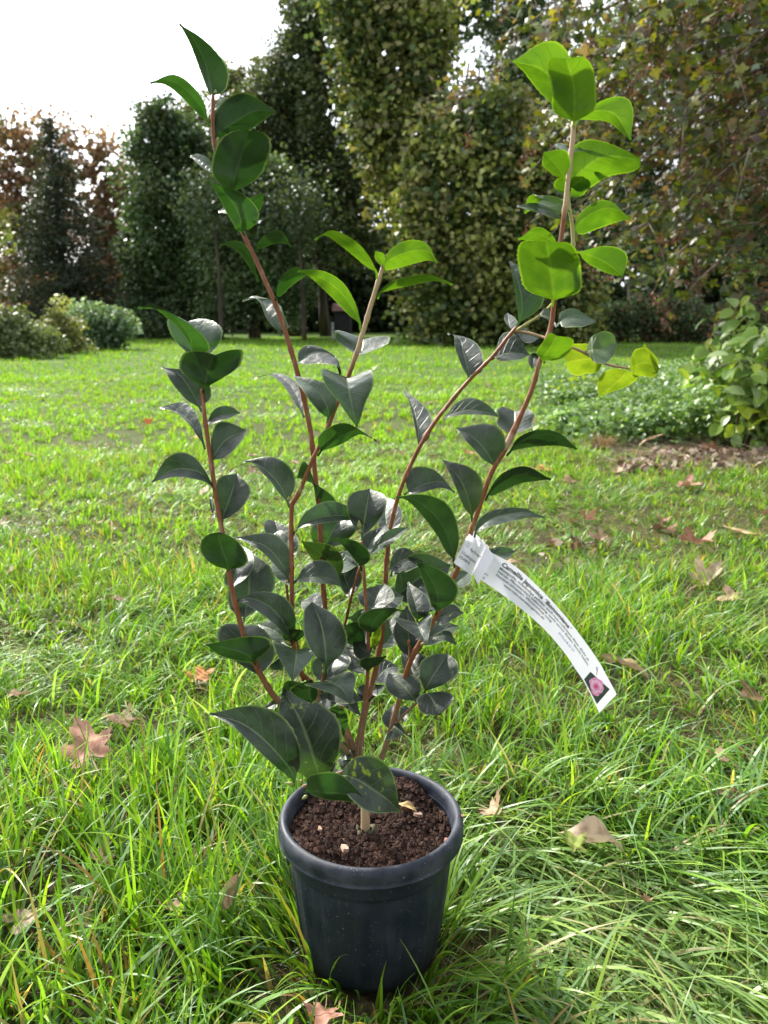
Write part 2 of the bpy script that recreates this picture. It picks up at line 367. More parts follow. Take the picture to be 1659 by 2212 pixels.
fallen(195, 1628, 138, 'l', (20, -10), 28, (.44, .22, .16), "large reddish pink lobed leaf lying in the grass left of the pot", z=.062, curl=.3)
fallen(222, 1868, 75, 'l', (30, 20), 100, TAN, "small curled tan leaf below the large pink leaf on the left", z=.045, curl=1.3)
fallen(497, 1925, 62, 'o', (70, 25), 10, (.36, .25, .15), "dry brown leaf standing upright in the grass just left of the pot", z=.075, curl=1.0)
fallen(62, 1975, 120, 'l', (14, 0), 190, (.42, .31, .22), "flat greyish brown leaf on bare soil at the left edge", z=.02, curl=.4)
fallen(385, 1965, 90, 'l', (0, 14), 60, (.40, .27, .17), "brown leaf mostly hidden under grass blades between pot and left edge", z=.025, curl=.5)
fallen(700, 2188, 105, 'l', (22, -8), 170, PINK, "pinkish brown leaf in front of the pot at the bottom edge", z=.05, curl=.5)
fallen(1060, 1752, 80, 'l', (20, 25), 215, TAN, "light tan curled leaf close to the right side of the pot", z=.05, curl=1.0)
fallen(1285, 1812, 120, 'o', (14, 10), 82, PALE, "long pale rolled up leaf lying on the grass right of the pot", z=.055, curl=1.6)
fallen(1243, 1830, 72, 'l', (20, 10), 20, (.27, .33, .07), "yellow green leaf under the long pale rolled leaf", z=.06, curl=.5)
fallen(275, 1560, 95, 'l', (10, 6), 70, BRN, "dark brown leaf deep in the grass above the large pink leaf", z=.03, curl=.6)
fallen(430, 1465, 80, 'l', (8, 0), 10, ORG, "orange brown leaf behind the grass left of the lowest camellia stems", z=.02, curl=.5)
fallen(1262, 1455, 55, 'l', (20, 0), 30, TAN, "tan leaf half hidden behind the lower end of the paper label", z=.03, curl=.9)
fallen(1345, 1440, 90, 'o', (10, 30), 60, TAN, "narrow tan leaf curled in the grass right of the paper label", z=.03, curl=1.3)
fallen(1395, 1945, 66, 'l', (40, 0), 160, (.33, .2, .13), "small twisted brown leaf in the flattened grass lower right", z=.05, curl=1.3)
fallen(1600, 1148, 62, 'o', (12, 4), 80, (.6, .45, .24), "plain yellowish oval leaf on the lawn near the right edge", z=.03, curl=.3)
fallen(1495, 1170, 88, 'l', (20, -15), 200, PINK, "pinkish lobed leaf on the bare patch to the right of the plant", z=.03, curl=.8)
fallen(1440, 1145, 60, 'l', (10, 30), 20, BRN, "dark crumpled leaf beside the pinkish lobed leaf on the bare patch", z=.02, curl=1.1)
fallen(1520, 1255, 85, 'l', (26, 12), 300, PALE, "pale crumpled leaf just below the bare patch on the right", z=.03, curl=1.2)
fallen(1272, 1122, 55, 'l', (30, 12), 120, PINK, "pink brown leaf level with the top of the paper label", z=.03, curl=1.0)
fallen(1430, 1125, 40, 'l', (12, 30), 10, PINK, "small pink leaf up to the left of the bare patch", z=.02, curl=1.0)
fallen(1235, 1040, 50, 'l', (6, 6), 80, TAN, "tan leaf between the camellia stem and the dry tuft", z=.02, curl=.8)
fallen(1178, 1014, 62, 'l', (6, 6), 80, (.55, .28, .12), "orange tan leaf just right of the curved camellia leaves", z=.02, curl=.7)
fallen(1475, 1048, 60, 'l', (10, 6), 240, PINK, "flat pink leaf in front of the leaf litter", z=.02, curl=.7)
fallen(1405, 948, 44, 'o', (30, 0), 240, TAN, "tan leaf standing in the low herbs", z=.12, curl=.7)
fallen(1555, 1640, 70, 'l', (8, 20), 40, TAN, "half buried tan leaf in long grass towards the right edge", z=.02, curl=.6)
fallen(1540, 970, 55, 'l', (8, 20), 90, BRN, "brown leaf lying among the dry stalks", z=.02, curl=.9)
fallen(320, 914, 26, 'l', (50, 0), 40, (.65, .16, .04), "bright orange red leaf out on the sunny lawn at left", z=.04, curl=.8)
SMALL = ["pale small leaf on the sunny lawn at the far left, level with the short stem", "small tan leaf at the left photo edge, level with the short stem", "tan leaf on the lawn right below the lowest left arching leaf", "small pale leaf just left of the leafy short left stem",
 "tan leaf in the grass between the short left stem and the centre stem", "small tan leaf just above the one between the left and centre stems", "small tan leaf seen between the two middle stems, far out", "orange tan leaf behind the curved right leaves near the middle", "tan leaf just below the dry grass tuft",
 "tan leaf at the left edge above the large pink leaf", "small tan leaf at the left edge halfway down the photo", "small pale leaf at the left edge, upper of the two halfway down", "dark brown leaf on the lawn left of the round mid green camellia leaf", "tan leaf to the right of the paper label loop",
 "small pale leaf far out to the right of the right stem", "small pale leaf far out right of the pointed dark leaf", "small pale leaf far out beside the tall left stem", "small pale leaf far out under the dark hedge side", "small tan leaf far out under the narrow dark leaf of the left stem",
 "small tan leaf left of the grey arched leaf on the short left stem", "tan leaf at the right edge below the plain yellowish oval leaf", "small tan leaf right of the label's printed title", "small tan leaf under the node leaf of the centre stem", "small pale leaf far out left of the short left stem top",
 "tan leaf close beside the white label loop, on its right", "dark brown leaf at the right edge level with the flower picture", "small yellow leaf just left of the short left stem", "dark brown leaf at the right edge level with the pot rim", "small tan leaf above the middle of the hanging label"]
for i, (x, y, s, c) in enumerate([(62, 983, 30, PALE), (18, 1000, 26, TAN), (372, 1063, 34, TAN), (440, 1062, 28, PALE), (552, 1020, 40, TAN), (540, 985, 28, TAN),
        (862, 976, 26, TAN), (1015, 980, 40, (.5, .24, .12)), (1338, 1020, 36, TAN), (40, 1500, 44, TAN), (15, 1240, 34, TAN), (10, 1130, 30, PALE),
        (245, 1295, 40, BRN), (1300, 1165, 40, TAN), (1150, 915, 24, PALE), (930, 870, 20, PALE), (700, 858, 18, PALE), (1050, 830, 20, PALE),
        (600, 905, 22, TAN), (215, 1130, 26, TAN), (1590, 1290, 60, TAN), (1330, 1275, 30, TAN), (640, 1000, 30, TAN), (300, 870, 18, PALE), (1100, 1215, 36, TAN),
        (1630, 1500, 60, BRN), (420, 945, 22, YEL), (1580, 1720, 60, BRN), (1210, 1340, 30, TAN)]):
    fallen(x, y, s*1.15, 'l' if i % 3 else 'o', (rng.uniform(-20, 25), rng.uniform(-25, 25)), rng.uniform(0, 360), c,
           SMALL[i], group="small dry leaves scattered over the lawn", z=.035, curl=rng.uniform(.5, 1.2))
# ------------------------------------------------------------------ leaf litter, dry stalks, dry tuft and ground herbs at right
def quads(P, size, nrm_bias, col, asp=.55, fold=.0):
    """leaf-shaped rhombs (two triangles each) centred on P, random orientation biased to nrm_bias"""
    n = len(P); d = rng.normal(size=(n, 3)); d += np.asarray(nrm_bias); d /= np.linalg.norm(d, axis=1)[:, None]
    a = rng.normal(size=(n, 3)); a -= d*(a*d).sum(1)[:, None]; a /= np.linalg.norm(a, axis=1)[:, None]; b = np.cross(d, a)
    s = (size*rng.uniform(.6, 1.3, n))[:, None] if np.ndim(size) == 0 else (size)[:, None]
    V = np.stack([P-a*s*.5, P-a*s*.05+b*s*asp*.5+d*s*.08, P+a*s*.5-d*s*.1, P-a*s*.05-b*s*asp*.5+d*s*.08], 1)
    return V.reshape(-1, 3), np.repeat(col, 4, 0)
n = 2600; y = rng.uniform(4.1, 5.5, n); x = rng.uniform(0, 1, n)*(.62*y+.9-.30*y)+.30*y
keep = (vnoise(x, y, 2.2, 5) > .42); x, y = x[keep], y[keep]
x2 = rng.uniform(.35, 1.6, 500); y2 = rng.uniform(1.9, 3.1, 500); kk = vnoise(x2, y2, 3.0, 15) > .64; x = np.r_[x, x2[kk]]; y = np.r_[y, y2[kk]]
P = np.stack([x, y, gz(x, y)+rng.uniform(.004, .04, len(x))], -1)
c = np.array([(.40, .30, .22), (.20, .14, .10), (.30, .21, .16), (.46, .38, .30), (.16, .11, .08)])[rng.integers(0, 5, len(x))]*rng.uniform(.5, 1.0, (len(x), 1))
V, C = quads(P, .055, (0, 0, 1.2), c, .7)
setp(fast("leaf_litter", V, 4, M_DRY, C), "brown leaf litter and crumbled dead leaves under the shrub", "leaf litter", kind="stuff")
n = 1100; y = rng.uniform(4.3, 5.3, n); x = rng.uniform(0, 1, n)*2.2+.31*y
az = rng.normal(2.9, .6, n); c = np.array([[.42, .33, .24], [.30, .2, .15], [.5, .42, .32]])[rng.integers(0, 3, n)]
V, Fq, C = blades(x, y, rng.uniform(.15, .45, n), np.full(n, .005), az, rng.uniform(1.3, 1.52, n), rng.uniform(-.1, .3, n), 4, c)
setp(fast("dry_stalks", V, 4, M_DRY, C, faces=Fq), "pale dry fallen stalks lying over the litter beside the shrub", "dry stalks", kind="stuff")
p = atZ(1300, 962, 0.02); n = 260; az = rng.uniform(0, 6.28, n); rr = rng.random(n)*.04
V, Fq, C = blades(p[0]+rr*np.cos(az), p[1]+rr*np.sin(az), rng.uniform(.07, .16, n), np.full(n, .005), az, rng.uniform(.2, 1.2, n), rng.uniform(.3, 1.2, n), 5,
                  np.array([[.42, .28, .16], [.30, .18, .10], [.5, .36, .22]])[rng.integers(0, 3, n)])
o = fast("dry_grass_tuft", V-np.array(p), 4, M_DRY, C, faces=Fq); o.location = tuple(p)
setp(o, "brown dried grass tuft in front of the low herbs", "grass tuft")
# herbs: stems with opposite leaves
n = 3900; y = rng.uniform(5.0, 9.6, n); x = rng.uniform(0, 1, n)*(.62*y+.8-(.17*y+.25))+(.17*y+.25)
edge = (x-(.17*y+.35))/(.3*y); keep = vnoise(x, y, 1.5, 55) > .52-.35*np.clip(edge, 0, 1); x, y = x[keep], y[keep]; n = len(x)
hgt = .10+.28*np.clip((x-.17*y-.35)/(.35*y), 0, 1)*rng.uniform(.5, 1.2, n)+.1*vnoise(x, y, 1.1, 77)
L = 16; idx = np.repeat(np.arange(n), L); t = rng.random(len(idx))**.7; sp_ = .035+.06*(1-t)
P = np.stack([x[idx]+rng.normal(0, 1, len(idx))*sp_, y[idx]+rng.normal(0, 1, len(idx))*sp_, hgt[idx]*t+.01], -1)
base = np.array([[.16, .25, .10], [.11, .19, .06], [.21, .31, .15], [.19, .29, .06]])
c = base[rng.integers(0, 4, len(idx))]*(.7+.6*vnoise(P[:, 0], P[:, 1], 2.5, 3)[:, None])
V, C = quads(P, .055, (0, -.2, 1.5), c, .62)
setp(fast("low_herbs", V, 4, M_HERB, C), "low patch of pale green nettle like herbs beside the lawn at right", "ground cover", kind="stuff")
# ------------------------------------------------------------------ background trees
def blob_pts(blobs, Y, n, sub=.5, subn=None, dens=1.0, seed=0, depth=.8, droop=0.0):
    """blobs: (x,y,rx,ry[,dY]) ellipses in photo px at distance Y -> leaf positions in clumps near the ellipsoid surfaces"""
    sc = Y/F; C = []; R = []; A = []
    for b in blobs:
        dy = b[4] if len(b) > 4 else 0
        c = atY(b[0], b[1], Y+dy); C.append(c); rx, ry = b[2]*sc, b[3]*sc*1.0; R.append((rx, min(rx, ry)*depth*1.0, ry)); A.append(rx*ry)
    C = np.array(C); R = np.array(R); A = np.array(A); A = A/A.sum()
    m = subn or 220
    bi = rng.choice(len(C), m, p=A); d = rng.normal(size=(m, 3)); d /= np.linalg.norm(d, axis=1)[:, None]
    d[:, 1] = np.where(rng.random(m) < .72, -np.abs(d[:, 1]), d[:, 1])
    rr = rng.uniform(.5, 1.05, m)[:, None]*np.where(rng.random(m) < .14, 1.28, 1.0)[:, None]; cc = C[bi]+d*R[bi]*rr
    sr = sub*rng.uniform(.45, 1.75, m)
    k = rng.choice(m, n, p=sr**2/(sr**2).sum()); e = rng.normal(size=(n, 3)); e /= np.linalg.norm(e, axis=1)[:, None]
    e[:, 2] = np.where(e[:, 2] < 0, e[:, 2]*(1+droop), e[:, 2]*.8)
    P = cc[k]+e*(sr[k]*rng.random(n)**.45)[:, None]
    return P, k, cc, sr, C
def treecol(P, k, m, pal, jit=.25, wts=None):
    pal = np.array(pal); tone = rng.uniform(.55, 1.45, m)
    hue = rng.choice(len(pal), m, p=wts); mixs = np.where(rng.random(len(k)) < .6, hue[k], rng.choice(len(pal), len(k), p=wts))
    return np.clip(1.75*pal[mixs]*tone[k][:, None]*rng.uniform(1-jit, 1+jit, (len(k), 1)), .003, .8)
def tree(name, label, blobs, Y, n, leaf, pal, trunks, sub=.5, subn=None, cat="tree", wts=None, group=None, droop=0.0, limbs=5, asp=.7, mat=None, gone=None, lace=.10):
    P, k, cc, sr, BC = blob_pts(blobs, Y, n, sub, subn, droop=droop)
    ok = (P[:, 2] > .02)
    u_ = P[:, 0]/P[:, 1]*Y; w_ = (P[:, 2]-HC)/P[:, 1]*Y+HC; hf = np.clip((w_-2.0)/5.0, 0, 1)
    ok &= vnoise(u_+40, w_, 4.6, 6)*.6+vnoise(u_+40, w_, 1.0, 16)*.4+rng.normal(0, .04, len(P)) > .23+lace*hf
    if gone is not None:
        for gx, gy, gr in gone:       # gaps where the sky shows
            g = atY(gx, gy, Y); dx = P[:, 0]-g[0]*P[:, 1]/Y; dz = (P[:, 2]-HC)-(g[2]-HC)*P[:, 1]/Y
            ok &= ~((np.hypot(dx, dz) < gr*Y/F*(.7+.5*vnoise(P[:, 0], P[:, 2], 1.5))) & (rng.random(len(P)) < .93))
    P, k = P[ok], k[ok]
    tx, ty, tr = trunks[0]; base = atY(tx, ty, Y); base[2] = float(gz(base[0], base[1]))-.02
    e = empty(name, base, label, cat, group)
    V, C = quads(P, leaf, (0, -.3, .7), treecol(P, k, len(cc), pal, wts=wts), asp)
    fast("crown", V, 4, mat or M_TREE, C, parent=e, origin=base)
    parts = []; top = max(c[2] for c in BC)
    for (tx, ty, tr) in trunks:
        b0 = atY(tx, ty, Y); b0[2] = -.05; hgt = top*.82; lx = (BC[:, 0].mean()-b0[0])*.5
        pts = [b0+np.array([lx*s*s+math.sin(s*5+tx)*.12, .1*math.sin(s*4), hgt*s]) for s in np.linspace(0, 1, 9)]
        parts.append(tube(pts, [tr*(1.25 if s == 0 else 1)*(1-.75*s) for s in np.linspace(0, 1, 9)], 9, wob=.06))
        for j in range(limbs):
            s = random.uniform(.25, .9); i = int(s*8); q = BC[random.randrange(len(BC))]+np.array([random.uniform(-.5, .5), random.uniform(-.5, .5), random.uniform(-.3, .8)])
            mid = (pts[i]+q)/2+np.array([0, 0, .35]); parts.append(tube(crom(np.array([pts[i], mid, q])[:, [0, 2, 1]], 6)[:, [0, 2, 1]], np.linspace(tr*.42*(1-s*.5), tr*.08, 6), 6))
    V, Fc = join(parts); mk("trunk", V, Fc, M_BARK, e, base)
    return e
DK = [(.040, .068, .026), (.055, .085, .034), (.028, .050, .022), (.078, .10, .042)]
GG = [(.055, .085, .035), (.075, .105, .05), (.045, .075, .03), (.09, .12, .06)]
OL = [(.12, .135, .035), (.075, .10, .028), (.17, .175, .055), (.15, .135, .06), (.035, .055, .02), (.045, .07, .025)]
RD = [(.17, .095, .06), (.21, .12, .08), (.12, .07, .045), (.08, .085, .04)]
tree("brown_tree", "reddish brown autumn tree with sky showing through, at the far left edge", [(15, 330, 70, 60), (95, 300, 55, 38), (35, 440, 90, 90), (150, 345, 45, 55), (20, 560, 80, 90), (120, 450, 60, 90)], 37, 15000, .22, RD, [(40, 700, .22), (95, 700, .16)], .8, 150, lace=.22)
tree("brown_tree", "slim reddish brown tree rising between the spruce and the dark round tree", [(228, 300, 36, 34), (238, 370, 40, 60), (232, 470, 48, 80), (262, 565, 55, 60)], 37, 10000, .22, RD, [(235, 705, .18)], .7, 90, lace=.22)
tree("dark_tree", "dark blue green broad tree with a rounded top, right of the slim brown tree", [(358, 272, 40, 40), (345, 330, 60, 60), (400, 335, 45, 55), (330, 420, 50, 60), (385, 430, 70, 80), (350, 520, 74, 90), (425, 560, 62, 90), (300, 560, 30, 50), (345, 640, 76, 70), (410, 680, 80, 50)], 30, 52000, .155, DK, [(380, 735, .25)], .5, 320, wts=[.4, .25, .25, .1])
tree("grey_green_tree", "grey green leafy tree standing in front of the tallest dark trees, trunk visible", [(500, 400, 62, 70), (470, 480, 60, 90), (560, 420, 70, 90), (540, 530, 90, 100), (610, 500, 60, 90), (500, 610, 80, 75), (590, 620, 80, 70)], 29, 50000, .15, GG, [(557, 742, .20)], .5, 320)
tree("tall_dark_tree", "tall dark tree reaching above the photo, left of the hanging yellow green foliage", [(600, 210, 55, 55), (560, 270, 45, 60), (655, 150, 70, 80), (700, 60, 75, 90), (760, -40, 110, 90), (670, 260, 85, 90), (740, 180, 85, 110), (720, 340, 90, 110), (760, 90, 60, 110), (640, 350, 60, 80), (770, 450, 80, 110), (700, 470, 70, 90)], 33, 76000, .165,
     [(.045, .062, .022), (.06, .075, .03), (.035, .05, .02), (.085, .09, .035)], [(640, 738, .26), (700, 738, .2)], .6, 420, gone=[(575, 225, 9), (612, 245, 10), (640, 120, 7), (700, 40, 8), (560, 300, 7), (610, 180, 9), (655, 200, 6), (720, 120, 6)])
tree("hanging_tree", "tall yellow green tree with a long hanging curtain of foliage, up in the middle", [(800, 30, 60, 70), (870, 10, 70, 80), (790, 140, 55, 80), (850, 130, 60, 100), (830, 250, 60, 80), (890, 250, 55, 70), (860, 340, 55, 60), (820, -60, 110, 70), (920, 90, 40, 80), (885, 425, 40, 45), (770, 60, 26, 60)], 25, 36000, .19, OL, [(905, 742, .2)], .6, 190, droop=1.6, asp=.8)
tree("spreading_tree", "big olive tree with low drooping branches reaching down to the lawn", [(900, 450, 50, 50), (900, 350, 60, 60), (960, 320, 80, 60), (1060, 280, 80, 50), (1040, 330, 80, 70), (935, 540, 55, 70), (880, 590, 22, 40), (1000, 470, 90, 90), (1090, 430, 90, 100), (1000, 600, 70, 70), (925, 650, 24, 50), (1070, 560, 90, 90), (1150, 500, 90, 110), (1030, 670, 80, 45), (1130, 650, 90, 70), (1180, 370, 90, 90), (1220, 620, 70, 80)], 23, 52000, .18, OL, [(1085, 748, .22)], .62, 250, droop=1.3, asp=.8, lace=.12)
tree("sparse_tree", "dark thin crowned tree with bare trunks against the sky, at the top right of centre", [(985, 20, 70, 60), (1050, -10, 90, 70), (1110, 90, 70, 90), (1000, 270, 80, 50), (930, 130, 40, 120), (1130, 210, 80, 90), (1060, 310, 100, 50), (1180, 80, 70, 110)], 33, 34000, .16, DK, [(968, 738, .17), (1012, 738, .15), (1090, 738, .17)], .55, 260, gone=[(1000, 140, 20), (1030, 185, 30), (985, 190, 14), (1030, 90, 12), (1000, 60, 8), (1060, 220, 12)], limbs=7)
tree("dark_tree", "dark evergreen tree mass behind the maple branches at right", [(1330, 170, 90, 120), (1450, 90, 110, 120), (1290, 350, 90, 110), (1420, 300, 110, 130), (1560, 250, 110, 150), (1360, 480, 120, 90), (1500, 450, 120, 110), (1640, 420, 100, 150), (1650, 120, 80, 120), (1300, 560, 80, 60)], 34, 50000, .19, DK, [(1265, 742, .3), (1360, 735, .2), (1500, 735, .22), (1620, 735, .2)], .65, 340, gone=[(1555, 590, 18), (1530, 615, 12), (1380, 80, 12), (1350, 140, 10), (1480, 40, 10), (1210, 500, 8), (1385, 610, 10), (1410, 625, 7), (1300, 640, 5)])
tree("yellow_tree", "small yellow green tree just entering the photo at the left edge", [(-35, 480, 50, 28), (-22, 545, 50, 26), (-70, 500, 60, 60)], 19, 3200, .12, [(.12, .13, .03), (.09, .13, .03), (.16, .13, .03)], [(-70, 750, .1)], .3, 40)
tree("olive_tree", "ragged olive tree behind the top of the tall left stem", [(445, 265, 55, 50), (505, 215, 50, 50), (560, 205, 50, 50), (480, 310, 80, 70), (590, 180, 40, 40), (540, 160, 24, 20), (600, 300, 60, 90)], 38, 20000, .19, [(.07, .085, .03), (.10, .11, .04), (.05, .06, .022), (.12, .10, .04)], [(470, 735, .2)], .55, 170, lace=.2)
# spruce: tiers of drooping branches
def spruce():
    Y = 31; ap = atY(105, 258, Y); bs = atY(150, 738, Y); bs[2] = -.05; H = ap[2]-bs[2]
    e = empty("spruce_tree", (bs[0], bs[1], 0), "dark spruce with a thin spire, between the two brown trees on the left", "tree")
    org = np.array([bs[0], bs[1], 0]); P = []; dirs = []
    nb = 240
    for i in range(nb):
        t = (i/nb)**.8; z = H*(1-t)*.97+.25; R = (.12+2.9*t**.75)*random.uniform(.72, 1.12); a = random.uniform(0, 6.28)
        x0 = bs[0]+(ap[0]-bs[0])*(1-t)
        m = int(150*(.25+t)); s = rng.random(m)**.7
        dz = -.28*s*R*(1.1)+.16*R*s**3+rng.normal(0, .05, m)-np.abs(rng.normal(0, .14, m))*s
        px = x0+np.cos(a)*s*R+rng.normal(0, .10+.10*t, m); py = bs[1]+np.sin(a)*s*R+rng.normal(0, .10+.1*t, m)
        P.append(np.stack([px, py, z+dz], -1))
    P = np.vstack(P); c = np.array([(.030, .048, .026), (.045, .06, .032), (.024, .036, .02), (.06, .065, .035)])[rng.integers(0, 4, len(P))]*rng.uniform(.6, 1.3, (len(P), 1))
    V, C = quads(P, .16, (0, -.2, .5), c, .35); fast("crown", V, 4, M_TREE, C, parent=e, origin=org)
    pts = [bs+(ap-bs)*s for s in np.linspace(0, 1, 6)]; V, Fc = tube(pts, np.linspace(.2, .02, 6), 8); mk("trunk", V, Fc, M_BARK, e, org)
spruce()
# far woodland that closes the view behind the single trees
n = 90000; xx = rng.uniform(-34, 34, n); tops = 4.2+1.9*vnoise(xx, xx*0+3, .25, 4)-.9*(xx < -9)-.6*(xx < -14); yy = rng.uniform(40, 46, n)
zz = rng.random(n)**.9*tops; g1 = vnoise(xx, zz, .6, 8); keep = (g1 > .30) | (zz < 2.2) & (g1 > .22)
P = np.stack([xx, yy, zz], -1)[keep]; c = np.array(DK)[rng.integers(0, 4, len(P))]*rng.uniform(.5, 1.2, (len(P), 1))
V, C = quads(P, .42, (0, -.6, .5), c, .8)
setp(fast("woodland", V, 4, M_TREE, C), "dark far woodland closing the lawn behind the single trees", "woodland", kind="stuff")
# bushes
tree("bush", "low grey green bush at the left edge of the lawn", [(20, 735, 50, 38), (80, 745, 45, 32), (-20, 710, 50, 50), (45, 705, 22, 24), (100, 738, 40, 20), (10, 690, 14, 20)], 16, 7000, .085, [(.10, .125, .05), (.07, .09, .035), (.14, .165, .085)], [(40, 775, .04)], .22, 90, cat="bush", limbs=6)
tree("bush", "rounded pale green bush in front of the spruce, tallest of the left bushes", [(215, 705, 50, 38), (185, 690, 26, 25), (240, 690, 22, 24), (260, 718, 30, 30), (205, 730, 70, 24), (165, 725, 30, 24)], 20, 8000, .11, [(.075, .12, .06), (.05, .08, .035), (.13, .18, .12)], [(215, 752, .05)], .32, 70, cat="bush", limbs=6)
tree("bush", "thin yellowish bush with upright shoots between the two other left bushes", [(130, 720, 34, 30), (120, 672, 8, 30), (137, 690, 9, 26), (155, 742, 34, 20), (100, 745, 34, 20)], 18, 3800, .085, [(.15, .16, .05), (.2, .2, .07), (.09, .11, .04)], [(130, 765, .04)], .18, 60, cat="bush", limbs=6)
tree("hedge", "long dark green hedge under the trees at the right end of the lawn", [(1290, 700, 60, 38), (1360, 700, 60, 46), (1430, 695, 60, 50), (1500, 700, 60, 46), (1570, 705, 60, 42), (1640, 700, 60, 45)], 25, 30000, .10, [(.04, .07, .025), (.06, .09, .035), (.09, .05, .03), (.03, .05, .02)], [(1330, 742, .06), (1450, 742, .06), (1560, 742, .06)], .3, 260, cat="hedge", limbs=4)
tree("bush", "dark shrub in the shade between the round tree and the grey green tree", [(330, 715, 50, 28), (395, 722, 50, 22), (290, 705, 30, 25)], 29, 8000, .13, DK, [(345, 742, .06)], .3, 70, cat="bush", limbs=3)
# small hut in the shade
def box(c0, c1):
    x0, y0, z0 = c0; x1, y1, z1 = c1
    v = [(x0, y0, z0), (x1, y0, z0), (x1, y1, z0), (x0, y1, z0), (x0, y0, z1), (x1, y0, z1), (x1, y1, z1), (x0, y1, z1)]
    return v, [(0, 3, 2, 1), (4, 5, 6, 7), (0, 1, 5, 4), (1, 2, 6, 5), (2, 3, 7, 6), (3, 0, 4, 7)]
a = atY(724, 742, 27.5); b = atY(758, 742, 27.5); hx0, hx1 = a[0], b[0]; top = atY(740, 672, 27.5)[2]; org = np.array([(hx0+hx1)/2, 27.5, 0])
e = empty("wooden_hut", org, "small dark wooden hut with a pale corner post under the far trees", "hut")
M_WOOD = bark_mat("dark_boards", (.012, .012, .014), (.03, .028, .03), 20, stretch=1); M_ROOF = bark_mat("hut_roof_tiles", (.10, .05, .04), (.16, .08, .06), 25, stretch=1)
M_POST = bark_mat("pale_post", (.3, .3, .32), (.45, .45, .47), 15, stretch=1)
bd = []; nb = 6
for i in range(nb): bd.append(box((hx0+(hx1-hx0)*i/nb+.004, 27.3, .02), (hx0+(hx1-hx0)*(i+1)/nb-.004, 27.34, top)))
bd += [box((hx0, 27.345, 0), (hx1, 28.2, top-.02))]; V, Fc = join(bd); mk("wall", V, Fc, M_WOOD, e, org, smooth=False)
V = [(hx0-.08, 27.15, top+.003), (hx1+.08, 27.15, top+.003), (hx1+.08, 28.35, top+.003), (hx0-.08, 28.35, top+.003), (hx0-.08, 27.75, top+.26), (hx1+.08, 27.75, top+.26)]
mk("roof", V, [(0, 1, 5, 4), (2, 3, 4, 5), (0, 4, 3), (1, 2, 5), (3, 2, 1, 0)], M_ROOF, e, org, smooth=False)
V, Fc = box((hx0-.10, 27.2, 0), (hx0-.02, 27.28, top*.62)); mk("post", V, Fc, M_POST, e, org, smooth=False)
for (x, lab) in ((478, "thin bare tree trunk, leftmost of the slim trunks behind the red stem"), (655, "slim brown tree trunk standing alone just left of the small hut")):
    b = atY(x, 745, 26.5); b[2] = -.05
    e = empty("young_tree", (b[0], b[1], 0), lab, "tree")
    pts = [b+np.array([.05*math.sin(3*s+x), 0, 4.2*s]) for s in np.linspace(0, 1, 8)]; tr = tube(pts, np.linspace(.09, .03, 8), 8, wob=.05)
    V, Fc = tr; mk("trunk", V, Fc, M_BARK, e, (b[0], b[1], 0))
    P = pts[-1]+rng.normal(size=(1500, 3))*np.array([.6, .5, .7]); V, C = quads(P, .14, (0, 0, .6), np.array(GG)[rng.integers(0, 4, 1500)], .7)
    fast("crown", V, 4, M_TREE, C, parent=e, origin=(b[0], b[1], 0))
